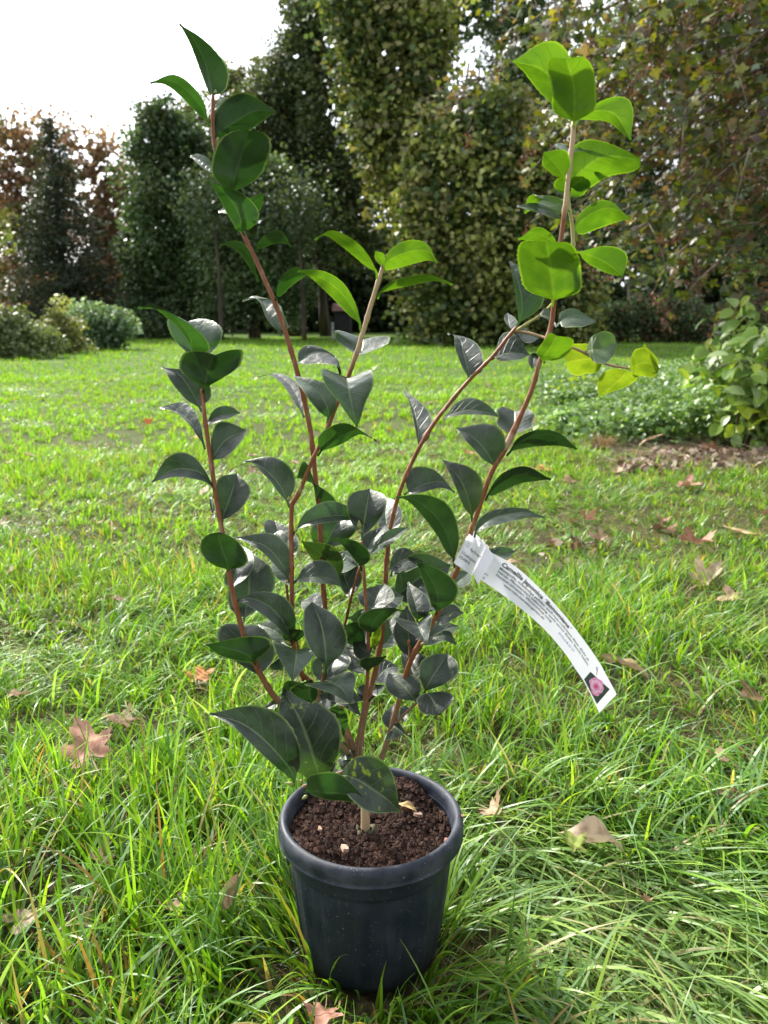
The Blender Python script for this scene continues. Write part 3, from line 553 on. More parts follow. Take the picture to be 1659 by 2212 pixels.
# ------------------------------------------------------------------ maple overhanging from the right
def maple():
    org = np.array([4.6, 6.4, 0.0]); e = empty("maple_tree", org, "maple with turning leaves and brown seed clusters overhanging from the right", "tree")
    tp = [org+np.array([.1*math.sin(s*3), .08*math.sin(s*5), 6.5*s-.05]) for s in np.linspace(0, 1, 10)]
    V, Fc = tube(tp, np.linspace(.19, .06, 10), 12, wob=.06); mk("trunk", V, Fc, M_BARK, e, org)
    targ = [(1045, 170, 6.2), (1120, 70, 6.0), (1210, 10, 5.6), (1130, 330, 6.4), (1215, 300, 6.0), (1300, 200, 5.5), (1250, 440, 6.2), (1340, 380, 5.6), (1330, 545, 6.0), (1420, 590, 5.6), (1400, 480, 5.2),
            (1400, 90, 5.0), (1480, 250, 5.0), (1500, 420, 5.0), (1560, 560, 5.4), (1580, 120, 4.7), (1620, 320, 4.7), (1640, 480, 5.0), (1620, 610, 5.4), (1500, -20, 5.0), (1340, -30, 5.6), (1700, 200, 4.8), (1720, 420, 5.0), (1250, 120, 6.6), (1380, 290, 6.4), (1190, 200, 6.8), (1470, 530, 6.4), (1290, -60, 6.6), (1600, 30, 6.2), (1150, -40, 6.6), (1540, 330, 6.4), (1350, 150, 7.2), (1430, 200, 7.2), (1500, 120, 7.0), (1580, 220, 7.0), (1440, 400, 7.2), (1550, 450, 7.0), (1260, 40, 7.4), (1400, 0, 7.2), (1300, 300, 7.4), (1620, 400, 7.0)]
    br = []; LP = []; LD = []; SP_ = []
    for (x, y, Y) in targ:
        q = atY(x, y, Y); h = min(6.2, max(1.5, q[2]+.5+.25*(4.6-q[0]))); st = org+np.array([0, 0, h])
        m1 = st*.6+q*.4+np.array([0, 0, .30+random.uniform(-.15, .2)]); m2 = st*.25+q*.75+np.array([0, 0, .22+random.uniform(-.1, .1)])
        pts = crom(np.array([st, m1, m2, q])[:, [0, 2, 1]], 18)[:, [0, 2, 1]]; pts[1:-1] += np.cumsum(rng.normal(0, .022, (16, 3)), 0)*np.linspace(1, .2, 16)[:, None]
        br.append(tube(pts, np.linspace(.024, .004, 18), 6))
        for j in range(30):
            i = random.randrange(4, 18); p = pts[i]; L = random.uniform(.22, .55)*(1.15-.4*i/17)
            d = np.array([random.uniform(-1, .25), random.uniform(-.8, .8), random.uniform(-.75, .35)]); d /= np.linalg.norm(d)
            tpts = [p+d*L*s+np.array([0, 0, -.10*s*s]) for s in (0, .35, .7, 1)]; br.append(tube(tpts, [.006, .0045, .0032, .002], 4))
            for w_ in range(13):
                s = random.uniform(.15, 1.05); c = p+d*L*s+np.array([0, 0, -.10*s*s]); LP.append(c+rng.normal(0, .045, 3)); 
            if random.random() < .42: SP_.append(tpts[-1])
    V, Fc = join(br); mk("branch", V, Fc, M_TWIG, e, org)
    LP = np.array(LP); n = len(LP); outs = [np.array(lobed(5, .5, seed=s)) for s in range(4)]; nv = len(outs[0])
    cen = rng.normal(0, .0, (n, 3)); nrm = rng.normal(size=(n, 3))*.75+np.array([-.1, -.35, .75]); nrm /= np.linalg.norm(nrm, axis=1)[:, None]
    a = rng.normal(size=(n, 3))+np.array([0, 0, -.7]); a -= nrm*(a*nrm).sum(1)[:, None]; a /= np.linalg.norm(a, axis=1)[:, None]; b = np.cross(nrm, a)
    sz = rng.uniform(.034, .064, n); O = np.stack(outs)[rng.integers(0, 4, n)]           # n,nv,2
    cur = rng.uniform(-.1, .55, n)[:, None]; k2 = (O**2).sum(2)*cur*.5+np.abs(O[:, :, 0])*rng.uniform(-.1, .4, n)[:, None]
    V = LP[:, None, :]+sz[:, None, None]*(O[:, :, 0:1]*b[:, None, :]+O[:, :, 1:2]*a[:, None, :]-k2[:, :, None]*nrm[:, None, :])
    ctr = LP[:, None, :]; V = np.concatenate([V, ctr], 1); m = nv+1
    base = (np.arange(n)*m)[:, None]; i = np.arange(nv); Ft = np.stack([base+i, base+(i+1) % nv, base+nv+0*i], -1).reshape(-1, 3)
    pal = np.array([(.09, .135, .02), (.13, .15, .02), (.045, .075, .022), (.20, .20, .03), (.16, .13, .085), (.10, .06, .04), (.10, .135, .08)])
    hu = rng.choice(7, n, p=[.22, .17, .19, .06, .12, .10, .14]); c = pal[hu]*rng.uniform(.75, 1.25, (n, 1))
    fast("crown", V.reshape(-1, 3), 3, M_MAPLE, np.repeat(c, m, 0), parent=e, origin=org, faces=Ft)
    # hanging bunches of winged seeds
    P = []
    for s in SP_:
        for j in range(26): P.append(s+np.array([random.gauss(0, .028), random.gauss(0, .028), -random.random()*.12]))
    P = np.array(P); V, C = quads(P, .034, (0, 0, 0), np.array([(.20, .085, .06), (.14, .06, .045), (.28, .14, .10)])[rng.integers(0, 3, len(P))], .32)
    fast("seed_cluster", V, 4, M_DRY, C, parent=e, origin=org)
maple()
# ------------------------------------------------------------------ shrub with big pale leaves at the right edge
def shrub():
    p0 = atY(1625, 900, 4.9); org = np.array([p0[0], 4.9, 0]); e = empty("leafy_shrub", org, "shrub with large pale green drooping leaves at the right edge", "shrub")
    tips = [(1600, 780), (1650, 780), (1500, 760), (1520, 700), (1490, 820), (1560, 670), (1610, 650), (1650, 700), (1590, 760), (1550, 790), (1640, 790), (1600, 800), (1700, 740), (1720, 640), (1540, 780), (1660, 800), (1480, 790), (1630, 740), (1750, 800), (1575, 720), (1530, 800), (1690, 800)]
    br = []; LP = []; LA = []; LS = []
    for i, (x, y) in enumerate(tips):
        q = atY(x, y, 4.9+random.uniform(-.5, .45)); st = org+np.array([random.uniform(-.08, .08), random.uniform(-.06, .06), 0]); m = st*.45+q*.55+np.array([.12, 0, .22])
        pts = crom(np.array([st, m, q])[:, [0, 2, 1]], 14)[:, [0, 2, 1]]; br.append(tube(pts, np.linspace(.008, .0025, 14), 6))
        for j in range(44):
            t = random.uniform(.12, 1.0)**.8; c = pts[min(13, int(t*13))]+rng.normal(0, .06, 3); LP.append(c); d = np.array([random.uniform(-1, 1), random.uniform(-1, .6), random.uniform(-.9, .25)]); LA.append(d/np.linalg.norm(d)); LS.append(random.uniform(.05, .10))
    V, Fc = join(br); mk("stem", V, Fc, M_TWIG, e, org)
    ov = [(0, 0), (.16, .12), (.27, .32), (.31, .55), (.26, .78), (.12, .95), (0, 1.03), (-.12, .95), (-.26, .78), (-.31, .55), (-.27, .32), (-.16, .12)]; VV = []; FF = []; CC = []
    pal = [(.20, .31, .06), (.30, .42, .09), (.13, .22, .05), (.38, .46, .05), (.28, .37, .16)]
    for c, d, s in zip(LP, LA, LS):
        nrm = np.array([0, -.25, 1.0])+rng.normal(0, .35, 3); nrm -= d*np.dot(nrm, d); nrm /= np.linalg.norm(nrm); b = np.cross(d, nrm); o = len(VV); col = np.array(random.choice(pal))*random.uniform(.8, 1.2)
        for r_ in (1.0, .5):
            for x, y in ov: 
                yy = .52+(y-.52)*r_; xx_ = x*r_; VV.append(c+s*1.25*(b*xx_*1.1+d*(yy+.15)-nrm*(yy*yy*.30-abs(xx_)*.35))); CC.append(col)
        for i in range(12): FF.append((o+i, o+(i+1) % 12, o+12+(i+1) % 12, o+12+i))
        FF.append(tuple(o+12+i for i in range(12)))
    ob = mk("foliage", VV, FF, M_HERB, e, org, col=np.array(CC))
    return e
shrub()
# small bright yellow-green sapling shoot between camellia and shrub
p0 = atY(1275, 850, 7.5); org = np.array([p0[0], 7.5, 0]); P = np.array([p0])+rng.normal(size=(140, 3))*np.array([.16, .12, .13]); P[:, 2] = np.abs(P[:, 2])
e = empty("seedling", org, "tiny bright yellow green seedling showing below the speckled camellia leaf", "plant")
V, C = quads(P, .07, (0, 0, 1), np.tile(np.array([[.30, .36, .04]]), (140, 1)), .6); fast("foliage", V, 4, M_HERB, C, parent=e, origin=org)
V, Fc = tube([org, org+np.array([.02, 0, p0[2]])], [.006, .003], 5); mk("stem", V, Fc, M_TWIG, e, org)
# ------------------------------------------------------------------ flower pot
def lathe(prof, n=96, flute=None, c=(0, 0)):
    V = []; Fc = []
    for i, (r, z) in enumerate(prof):
        for k in range(n):
            a = 2*math.pi*k/n; rr = r*(1+(flute(a, z) if flute else 0)); V.append((c[0]+rr*math.cos(a), c[1]+rr*math.sin(a), z))
    for i in range(len(prof)-1):
        for k in range(n): Fc.append((i*n+k, i*n+(k+1) % n, (i+1)*n+(k+1) % n, (i+1)*n+k))
    return V, Fc
porg = np.array([PX, PY, 0.0])
pot = empty("flower_pot", porg, "round dark navy plastic nursery pot with a thick rolled rim standing in the grass", "flower pot")
def plastic(name, dust_or_sheen):
    k = N(name); tc = k.n("TexCoord"); n1 = k.noise(28, 6, tc.outputs["Object"]); n2 = k.noise(420, 2, tc.outputs["Object"]); mp = k.n("Mapping", {"Vector": tc.outputs["Object"], "Scale": (1, 1, .12)}); n3 = k.noise(60, 5, mp.outputs[0])
    c = k.mix(k.mr(n1.outputs[0], .35, .7, 0, dust_or_sheen), rgb(.007, .012, .023), rgb(.055, .060, .078))
    c = k.mix(k.mr(k.noise(9, 4, tc.outputs["Object"]).outputs[0], .5, .75, 0, .3), c, rgb(.09, .085, .08)); c = k.mix(k.mr(n3.outputs[0], .55, .8, 0, .22), c, rgb(.06, .065, .09)); c = k.mix(k.mr(n2.outputs[0], .69, .75, 0, .6), c, rgb(.35, .36, .38))
    b = k.n("Bump", {"Strength": .25, "Distance": .002, "Height": n3.outputs[0]})
    return k.done(k.n("BsdfPrincipled", {"Base Color": c, "Roughness": k.mr(n1.outputs[0], .3, .7, .5, .72), "Specular IOR Level": .4, "Normal": b.outputs[0]}).outputs[0])
M_POT = plastic("navy_plastic", .15); M_RIM = plastic("dusty_rim_plastic", 1.0)
R = PR
pot.rotation_euler = (math.radians(-3.0), 0, 0)      # the pot stands slightly tilted on the tufts
rim = []
for a in np.linspace(0, math.pi, 14): rim.append((R*.945+R*.055*math.cos(a), ZR-.010+.010*math.sin(a)))     # rolled top
prof = [(R*.87, ZR-.018), (R*.975, ZR-.0225), (R*1.002, ZR-.0235), (R*1.004, ZR-.0218), (R*.990, ZR-.0205), (R*1.0, ZR-.017)] + rim + [(R*.885, ZR-.018), (R*.87, ZR-.05)]
V, Fc = lathe(prof, 128); mk("rim", np.array(V)+np.array([PX, PY, 0]), Fc, M_RIM, pot, porg)
fl = lambda a, z: (.026*max(0, math.cos(a*15))**.8*(1 if z < ZR-.062 else 0))*(1 if z > .012 else .3)
H = ZR
body = [(R*.895, H-.0185), (R*.888, H-.047), (R*.884, H-.050), (R*.862, H-.052), (R*.858, H-.056)] + [(R*(.857-.11*t-.03*t**6), (H-.066)*(1-t)+.0*t) for t in np.linspace(0, 1, 14)] + [(0.001, -.002)]
V, Fc = lathe(body, 240, fl); mk("body", np.array(V)+np.array([PX, PY, 0]), Fc, M_POT, pot, porg)
# ------------------------------------------------------------------ potting soil
def soil():
    n = 150; m = 260; RR = R*.884; zs = ZR-.021; V = []; Fc = []
    for i in range(n+1):
        r = RR*(i/n)**.8
        for k_ in range(m):
            a = 2*math.pi*k_/m; x = r*math.cos(a); y = r*math.sin(a); v = Vector((x*26, y*26, 1.7))
            h = .014*noise.noise(v*.4)+.010*noise.noise(v*1.0)+.0035*abs(noise.noise(v*2.7))+.0032*noise.noise(v*6.3)+.0028*noise.noise(v*13)+.0014*noise.noise(v*29)
            h -= .006*math.exp(-((r/(R*.2))**2)); h += .013*math.exp(-(((x-R*.42)/(R*.3))**2+((y-R*.62)/(R*.22))**2))
            V.append((PX+x, PY+y, zs+h))
    for i in range(n):
        for k_ in range(m): Fc.append((i*m+k_, i*m+(k_+1) % m, (i+1)*m+(k_+1) % m, (i+1)*m+k_))
    # clods and crumbs
    for j in range(1500):
        a = random.uniform(0, 6.283); r = RR*.97*math.sqrt(random.random()); s = random.choice([.0014, .002, .003, .0045]) if j > 40 else random.uniform(.004, .007)
        x = r*math.cos(a); y = r*math.sin(a); v = Vector((x*26, y*26, 1.7)); z = zs+.014*noise.noise(v*.4)+.010*noise.noise(v*1.0)+.0035*abs(noise.noise(v*2.7))-.006*math.exp(-((r/(R*.2))**2))+.013*math.exp(-(((x-R*.42)/(R*.3))**2+((y-R*.62)/(R*.22))**2))
        o = len(V); pts = []
        for (i1, i2, i3) in ((0, 0, 1), (1, 0, .1), (.3, .95, 0), (-.8, .6, .1), (-.8, -.6, 0), (.3, -.95, .1), (0, 0, -1), (.7, .5, .75), (-.6, .1, .8)):
            q = random.uniform(.7, 1.25)*s; V.append((PX+x+i1*q, PY+y+i2*q, z+i3*q*.8+s*.3))
        Fc += [(o+1, o+2, o+7), (o+2, o+3, o+8), (o+3, o+4, o+8), (o+4, o+5, o), (o+5, o+1, o+7), (o+7, o+2, o), (o+2, o+8, o), (o+8, o+4, o), (o+5, o+7, o), (o+1, o+6, o+2), (o+2, o+6, o+3), (o+3, o+6, o+4), (o+4, o+6, o+5), (o+5, o+6, o+1)]
    k = N("potting_soil"); tc = k.n("TexCoord"); n1 = k.noise(180, 7, tc.outputs["Object"], .65); n2 = k.noise(40, 5, tc.outputs["Object"]); n3 = k.noise(330, 2, tc.outputs["Object"])
    c = k.mix(k.mr(n1.outputs[0], .35, .7), rgb(.014, .008, .006), rgb(.085, .045, .032)); c = k.mix(k.mr(n2.outputs[0], .5, .72, 0, .5), c, rgb(.16, .085, .06)); c = k.mix(k.mr(n3.outputs[0], .68, .74, 0, .7), c, rgb(.42, .30, .20))
    b = k.n("Bump", {"Strength": .9, "Distance": .003, "Height": n1.outputs[0]})
    mt = k.done(k.n("BsdfPrincipled", {"Base Color": c, "Roughness": .9, "Specular IOR Level": .2, "Normal": b.outputs[0]}).outputs[0])
    so_ = mk("potting_soil", V, Fc, mt, None, porg, smooth=False); so_.location = tuple(porg); so_.rotation_euler = pot.rotation_euler
    return setp(so_, "crumbly dark brown potting soil filling the pot", "soil", kind="stuff")
soil()
q = atZ(882, 1741, ZR-.012); V, Fc = leafmesh(ovate(), .016, 1.0, 4); o = mk("dry_leaf", V, Fc, M_FALL); o.location = tuple(q); o.rotation_euler = (.3, .1, 1.3); o.color = (.55, .40, .18, 1)
setp(o, "small oval straw coloured leaf lying on the soil in the pot", "dry leaf")
chip_me = None
for (x, y, s, c, lab) in [(745, 1832, .010, (.5, .36, .28), "pale bark chip on the front of the potting soil"), (692, 1790, .006, (.45, .3, .2), "small bark chip on the soil towards the left rim"), (905, 1760, .009, (.30, .2, .15), "brown bark chip on the soil right of the trunk"), (1000, 1762, .004, (.4, .24, .15), "tiny soil crumb sitting on the right side of the pot rim"), (965, 1815, .007, (.45, .22, .16), "reddish bark chip on the soil near the right front rim")]:
    q = atZ(x, y, ZR-.010 if x < 999 else ZR+.001); v = []; r_ = random.Random(x)
    for i in range(8):
        a = i*math.pi/4; k1 = r_.uniform(.6, 1.1); v += [(math.cos(a)*s*k1, math.sin(a)*s*.55*k1, -.2*s), (math.cos(a)*s*k1*.9, math.sin(a)*s*.5*k1, .25*s*k1)]
    f = [(2*i, 2*((i+1) % 8), 2*((i+1) % 8)+1, 2*i+1) for i in range(8)]+[tuple(2*i+1 for i in range(8)), tuple(2*i for i in reversed(range(8)))]
    o = mk("bark_chip", v, f, M_FALL, smooth=False); o.location = tuple(q); o.rotation_euler = (.2, .15, r_.uniform(0, 3)); o.color = (*c, 1); setp(o, lab, "bark chip", "bark chips on the potting soil")
# ------------------------------------------------------------------ camellia
CR = {'P': (0, 0, 1), '1': (274.3, 27.4, 4.244), '2': (630.9, 466.3, 4.244), '3': (850.4, 685.8, 3.780), '4': (548.6, 0, 2.749), '5': (274.3, 603.5, 4.244), '6': (493.8, 932.7, 5.040),
      '7': (713.2, 1015, 5.04), '8': (438.9, 1316.7, 3.78), '9': (1042.4, 0, 2.690), 'a': (1097.3, 603.5, 2.953), 't': (960.1, 1124.7, 4.0318)}
def cv(c, p): o = CR[c]; return (o[0]+p[0]/o[2], o[1]+p[1]/o[2])
# stems: photo px (x, y) with dY (metres behind the trunk plane) and radius (px)
STEMS = {
 's0': [(789, 1805, 0, 13), (789, 1760, 0, 11), (786, 1715, .002, 10.5), (780, 1675, .004, 11), (772, 1640, .005, 12)],
 's1': [(772, 1645, .005, 9), (752, 1585, .012, 7), (730, 1500, .02, 6.5), (712, 1400, .02, 6.2), (700, 1290, .02, 6), (693, 1170, .02, 6), (688, 1090, .02, 5.8), (680, 1020, .022, 5.8), (673, 950, .025, 5.8), (661, 880, .03, 5.8), (646, 818, .03, 5.6), (622, 735, .035, 5.4), (598, 665, .04, 5.2), (570, 600, .045, 5), (546, 548, .05, 5), (527, 508, .05, 5), (500, 440, .055, 4.8), (474, 360, .06, 4.6), (462, 300, .06, 4.5), (460, 250, .06, 4.2), (460, 205, .06, 3.8)],
 's2': [(768, 1630, .005, 6), (730, 1560, -.005, 5), (690, 1490, -.012, 5), (652, 1455, -.018, 5), (640, 1420, -.02, 5), (632, 1380, -.02, 5), (631, 1310, -.02, 5.2), (630, 1220, -.02, 5.2), (629, 1150, -.02, 5), (630, 1097, -.02, 5.2), (634, 1084, -.02, 5.5), (647, 1062, -.022, 4.8), (672, 1000, -.025, 4.6), (700, 942, -.028, 4.5), (724, 882, -.03, 4.5), (745, 832, -.032, 4.6), (768, 770, -.034, 4.8), (787, 708, -.036, 5), (801, 660, -.038, 4.8), (816, 612, -.04, 4.6), (827, 575, -.04, 3.5)],
 's3': [(760, 1635, .0, 6), (715, 1590, -.012, 6.5), (660, 1550, -.02, 7), (603, 1515, -.028, 7.5), (575, 1478, -.03, 7), (550, 1430, -.03, 6.5), (528, 1375, -.03, 6), (510, 1310, -.028, 6), (497, 1250, -.025, 5.6), (480, 1150, -.02, 5.2), (466, 1070, -.015, 5.2), (453, 980, -.01, 5), (442, 900, -.005, 4.8), (436, 840, 0, 4.2)],
 's4': [(774, 1640, .005, 9), (781, 1580, .012, 8), (797, 1500, .02, 7.5), (817, 1420, .03, 7), (829, 1330, .035, 6.5), (833, 1250, .04, 6), (840, 1160, .045, 5.6), (850, 1110, .05, 5.2), (866, 1055, .055, 5), (893, 992, .06, 5), (920, 942, .06, 5), (952, 895, .065, 4.8), (1010, 825, .07, 4.5), (1064, 770, .07, 4.2), (1100, 725, .07, 4.4), (1118, 706, .07, 4.2)],
 's5': [(786, 1700, .004, 7), (817, 1652, -.005, 7.5), (838, 1598, -.01, 7), (857, 1530, -.015, 6.8), (873, 1470, -.018, 6.5), (893, 1415, -.02, 6.3), (925, 1360, -.02, 6), (948, 1320, -.02, 5.8), (975, 1260, -.02, 5.8), (1003, 1190, -.022, 5.6), (1030, 1110, -.024, 5.6), (1062, 1020, -.026, 5.8), (1097, 958, -.028, 7), (1104, 942, -.028, 7), (1128, 890, -.028, 5.2), (1150, 838, -.03, 5), (1168, 775, -.03, 5), (1190, 705, -.03, 5.2), (1198, 640, -.03, 5.2), (1205, 565, -.03, 5), (1214, 500, -.03, 5), (1223, 430, -.03, 5), (1229, 370, -.03, 5), (1236, 310, -.03, 5), (1240, 262, -.03, 4.4)],
 's6': [(770, 1640, .0, 4), (776, 1580, -.01, 4.2), (790, 1500, -.02, 4.5), (795, 1440, -.03, 4.5), (796, 1380, -.03, 4), (791, 1310, -.03, 4), (786, 1240, -.03, 3.8), (780, 1170, -.03, 3.6)],
 's7': [(763, 1632, .01, 4), (735, 1540, .03, 4), (727, 1440, .035, 3.6), (733, 1385, .035, 3.4), (746, 1345, .03, 3.3), (760, 1285, .01, 3.2), (778, 1225, -.02, 3.2)],
 's8': [(655, 1460, -.018, 3), (640, 1380, 0, 3), (624, 1306, .01, 3), (618, 1255, .01, 3)],
 's9': [(745, 1620, 0, 4), (705, 1560, -.03, 4), (685, 1523, -.04, 4), (698, 1465, -.045, 3.8), (700, 1448, -.045, 3.5)],
 's10': [(1112, 714, .07, 3), (1150, 721, .06, 3), (1195, 736, .04, 3), (1252, 757, .03, 3), (1305, 785, .03, 2.8), (1357, 796, .03, 2.6)],
 's11': [(1112, 716, .07, 3.5), (1140, 698, .06, 3.5), (1170, 678, .045, 3.3), (1205, 640, .01, 3.2), (1235, 560, .0, 4), (1237, 500, .0, 4), (1229, 440, 0, 3.6), (1228, 405, 0, 3)],
 's12': [(873, 1475, -.018, 3.5), (884, 1440, -.01, 3), (883, 1382, 0, 3)],
 's13': [(845, 1572, -.013, 3.5), (866, 1550, -.02, 3.5), (890, 1528, -.03, 3.2), (906, 1512, -.035, 3)],
 's14': [(783, 1690, -.0, 5.5), (750, 1668, -.02, 5), (722, 1676, -.03, 5), (690, 1690, -.045, 4.5), (655, 1699, -.06, 4)],
 's15': [(655, 1470, -.018, 3.5), (645, 1440, -.03, 3.5), (632, 1398, -.03, 3.8)],
}
SC = Y0/F/CP
def w3(x, y, dy): return atY(x, y, Y0+dy)
SS = {}
for k_, v in STEMS.items():
    SS[k_] = crom(np.array(v, float), max(24, len(v)*6))
base3 = w3(789, 1800, 0); base3[2] = ZR-.03; corg = base3.copy()
cam_pl = empty("camellia_plant", corg, "tall young camellia with several reddish stems and glossy leaves growing in the pot", "plant")
k = N("camellia_bark"); vc = k.n("VertexColor", layer_name="col").outputs[0]; tc = k.n("TexCoord"); mp = k.n("Mapping", {"Vector": tc.outputs["Object"], "Scale": (1, 1, .16)})
n1 = k.noise(260, 5, mp.outputs[0]); c = k.mix(k.mr(n1.outputs[0], .52, .72, 0, .55), vc, rgb(.42, .30, .20)); c = k.mix(k.mr(n1.outputs[0], .28, .42, .55, 0), c, rgb(.05, .02, .012))
b = k.n("Bump", {"Strength": .4, "Distance": .001, "Height": n1.outputs[0]})
M_CB = k.done(k.n("BsdfPrincipled", {"Base Color": c, "Roughness": .5, "Specular IOR Level": .4, "Normal": b.outputs[0]}).outputs[0])
RED = np.array([.23, .078, .028]); CREAM = np.array([.50, .36, .20]); YG = np.array([.42, .40, .14]); GRB = np.array([.28, .16, .10])
stem_ob = {}
for k_, S in SS.items():
    pts = [w3(p[0], p[1], p[2]) for p in S]; rad = [p[3]*SC*.95 for p in S]; m = len(S)
    # swollen nodes
    if k_ not in ('s0',):
        for i in range(m):
            if i % 9 == 4: rad[i] *= 1.22
    V, Fc = tube(pts, rad, 12, wob=.03); cols = []
    for i, p in enumerate(S):
        t = i/(m-1); c = RED.copy()
        if k_ == 's0': c = CREAM*(.62+.38*min(1, (1-t)*1.6)); c = c if t > .0 else c*.4
        elif k_ == 's2' and p[1] < 800: f = min(1, (800-p[1])/60); c = RED*(1-f)+CREAM*.95*f
        elif k_ == 's5' and p[1] < 475: f = min(1, (475-p[1])/40); c = RED*(1-f)+CREAM*f
        elif k_ == 's5' and 940 < p[1] < 965: c = np.array([.42, .26, .18])
        elif k_ == 's11': c = YG
        elif k_ == 's10': c = np.array([.38, .24, .12])
        elif p[1] > 1450: f = min(1, (p[1]-1450)/120); c = RED*(1-f)+GRB*f
        cols += [c]*12
    nm = "trunk" if k_ == 's0' else "stem"
    stem_ob[k_] = mk(nm, V, Fc, M_CB, cam_pl, corg, col=np.array(cols))
    if k_ == 's0': stem_ob[k_]["label"] = "short thick cream coloured trunk rising from the soil"
# the mossy collar round the trunk foot
V, Fc = [], []
for k_ in range(24):
    a = 2*math.pi*k_/24; r0 = .0105+.0015*math.sin(3*a+1); 
    for (rr, zz) in ((r0+.006, -.004), (r0+.0035, .004), (r0+.0008, .010+.003*math.sin(5*a)+.002*math.sin(11*a)), (r0-.003, .008)): V.append((base3[0]+rr*math.cos(a), base3[1]+rr*math.sin(a), ZR-.026+zz))
for k_ in range(24):
    for i in range(3): Fc.append((k_*4+i, ((k_+1) % 24)*4+i, ((k_+1) % 24)*4+i+1, k_*4+i+1))
k = N("mossy_bark"); n1 = k.noise(150, 5); c = k.mix(k.mr(n1.outputs[0], .4, .65), rgb(.03, .028, .015), rgb(.14, .13, .07)); M_MOSS = k.done(k.n("BsdfPrincipled", {"Base Color": c, "Roughness": .9}).outputs[0])
mk("bark_collar", V, Fc, M_MOSS, cam_pl, corg)
# leaf material (front: glossy, back: matte paler); uv.x along, uv.y across (-1..1 packed to 0..1)
def leafmat(name, top, und, tint, trans, rough, patch=None, veincol=(.14, .19, .085), vein=.8):
    k = N(name); uv = k.n("UVMap", uv_map="UVMap"); s = k.n("SeparateXYZ", {0: uv.outputs[0]}); u = s.outputs[0]; v = k.math('ABSOLUTE', k.math('MULTIPLY_ADD', s.outputs[1], 2.0, -1.0))
    tc = k.n("TexCoord"); oi = k.n("ObjectInfo"); rnd = oi.outputs["Random"]; geo = k.n("NewGeometry"); bf = geo.outputs["Backfacing"]
    n1 = k.noise(95, 2.5, tc.outputs["Object"]); n2 = k.noise(26, 3, tc.outputs["Object"]); n3 = k.noise(420, 3, tc.outputs["Object"])
    mid = k.mr(v, .025, .075, 1, 0); ph = k.math('SUBTRACT', k.math('MULTIPLY', u, 6.5), k.math('MULTIPLY', v, 1.7)); ph = k.math('ADD', ph, k.math('MULTIPLY', n2.outputs[0], .7))
    sv = k.math('ABSOLUTE', k.math('SUBTRACT', k.math('FRACT', ph), .5)); side = k.math('MULTIPLY', k.mr(sv, .0, .055, 1, 0), k.mr(v, .6, .95, 1, 0))
    vm = k.math('MAXIMUM', mid, k.math('MULTIPLY', side, .75)); edge = k.mr(v, .90, .97)
    ct = k.mix(k.mr(n2.outputs[0], .3, .7), rgb(*[q*.75 for q in top]), rgb(*[q*1.3 for q in top])); ct = k.mix(k.math('MULTIPLY', vm, vein), ct, rgb(*veincol)); ct = k.mix(k.math('MULTIPLY', edge, .7), ct, rgb(.22, .30, .08))
    dust_or_sheen = k.mr(n2.outputs[0], .3, .7, .02, .17); ct = k.mix(dust_or_sheen, ct, rgb(.25, .27, .25)); ct = k.mix(k.math('MULTIPLY', k.mr(n3.outputs[0], .6, .72), .06), ct, rgb(.3, .32, .28))  # grey sheen of reflected sky is mixed into the upper side's colour
    if patch: ct = k.mix(k.math('MULTIPLY', k.mr(n1.outputs[0], .58, .66), k.mr(n2.outputs[0], .54, .62)), ct, rgb(*patch))
    cu = k.mix(k.mr(n2.outputs[0], .3, .7), rgb(*[q*.85 for q in und]), rgb(*[q*1.15 for q in und])); cu = k.mix(k.math('MULTIPLY', vm, .6), cu, rgb(und[0]*2.8, und[1]*2.2, und[2]*2.2)); cu = k.mix(k.math('MULTIPLY', edge, .7), cu, rgb(.3, .4, .08))
    c = k.mix(bf, ct, cu); br = k.math('MULTIPLY_ADD', rnd, .5, .75); hsv = k.n("HueSaturation", {"Color": c, "Value": br, "Saturation": .95})
    ro = k.math('ADD', k.math('MULTIPLY', bf, .18), k.math('MULTIPLY_ADD', n1.outputs[0], .18, rough-.05))
    hgt = k.math('ADD', k.math('MULTIPLY', n1.outputs[0], .9), k.math('MULTIPLY', vm, -.35)); b = k.n("Bump", {"Strength": .7, "Distance": .0022, "Height": hgt})
    p = k.n("BsdfPrincipled", {"Base Color": hsv.outputs[0], "Roughness": ro, "Specular IOR Level": k.math('MULTIPLY_ADD', bf, -.25, .50), "Normal": b.outputs[0]})
    tt = k.mix(1.0, rgb(*tint), k.mix(mid, rgb(1, 1, 1), rgb(1.35, 1.15, 2.2)), 'MULTIPLY'); tt = k.mix(k.mr(n1.outputs[0], .4, .75, 0, .5), tt, rgb(tint[0]*1.25, tint[1]*1.1, tint[2])); tt = k.mix(1.0, tt, k.mix(k.mr(n2.outputs[0], .38, .62), rgb(.62, .68, .6), rgb(1.15, 1.1, 1)), 'MULTIPLY'); tt = k.mix(k.math('MULTIPLY', side, .7), tt, rgb(tint[0]*.45, tint[1]*.5, tint[2])); tt = k.mix(edge, tt, rgb(min(1, tint[0]*1.6), min(1, tint[1]*1.35), tint[2]))
    t = k.n("BsdfTranslucent", {0: tt})
    return k.done(k.n("MixShader", {0: trans, 1: p.outputs[0], 2: t.outputs[0]}).outputs[0])
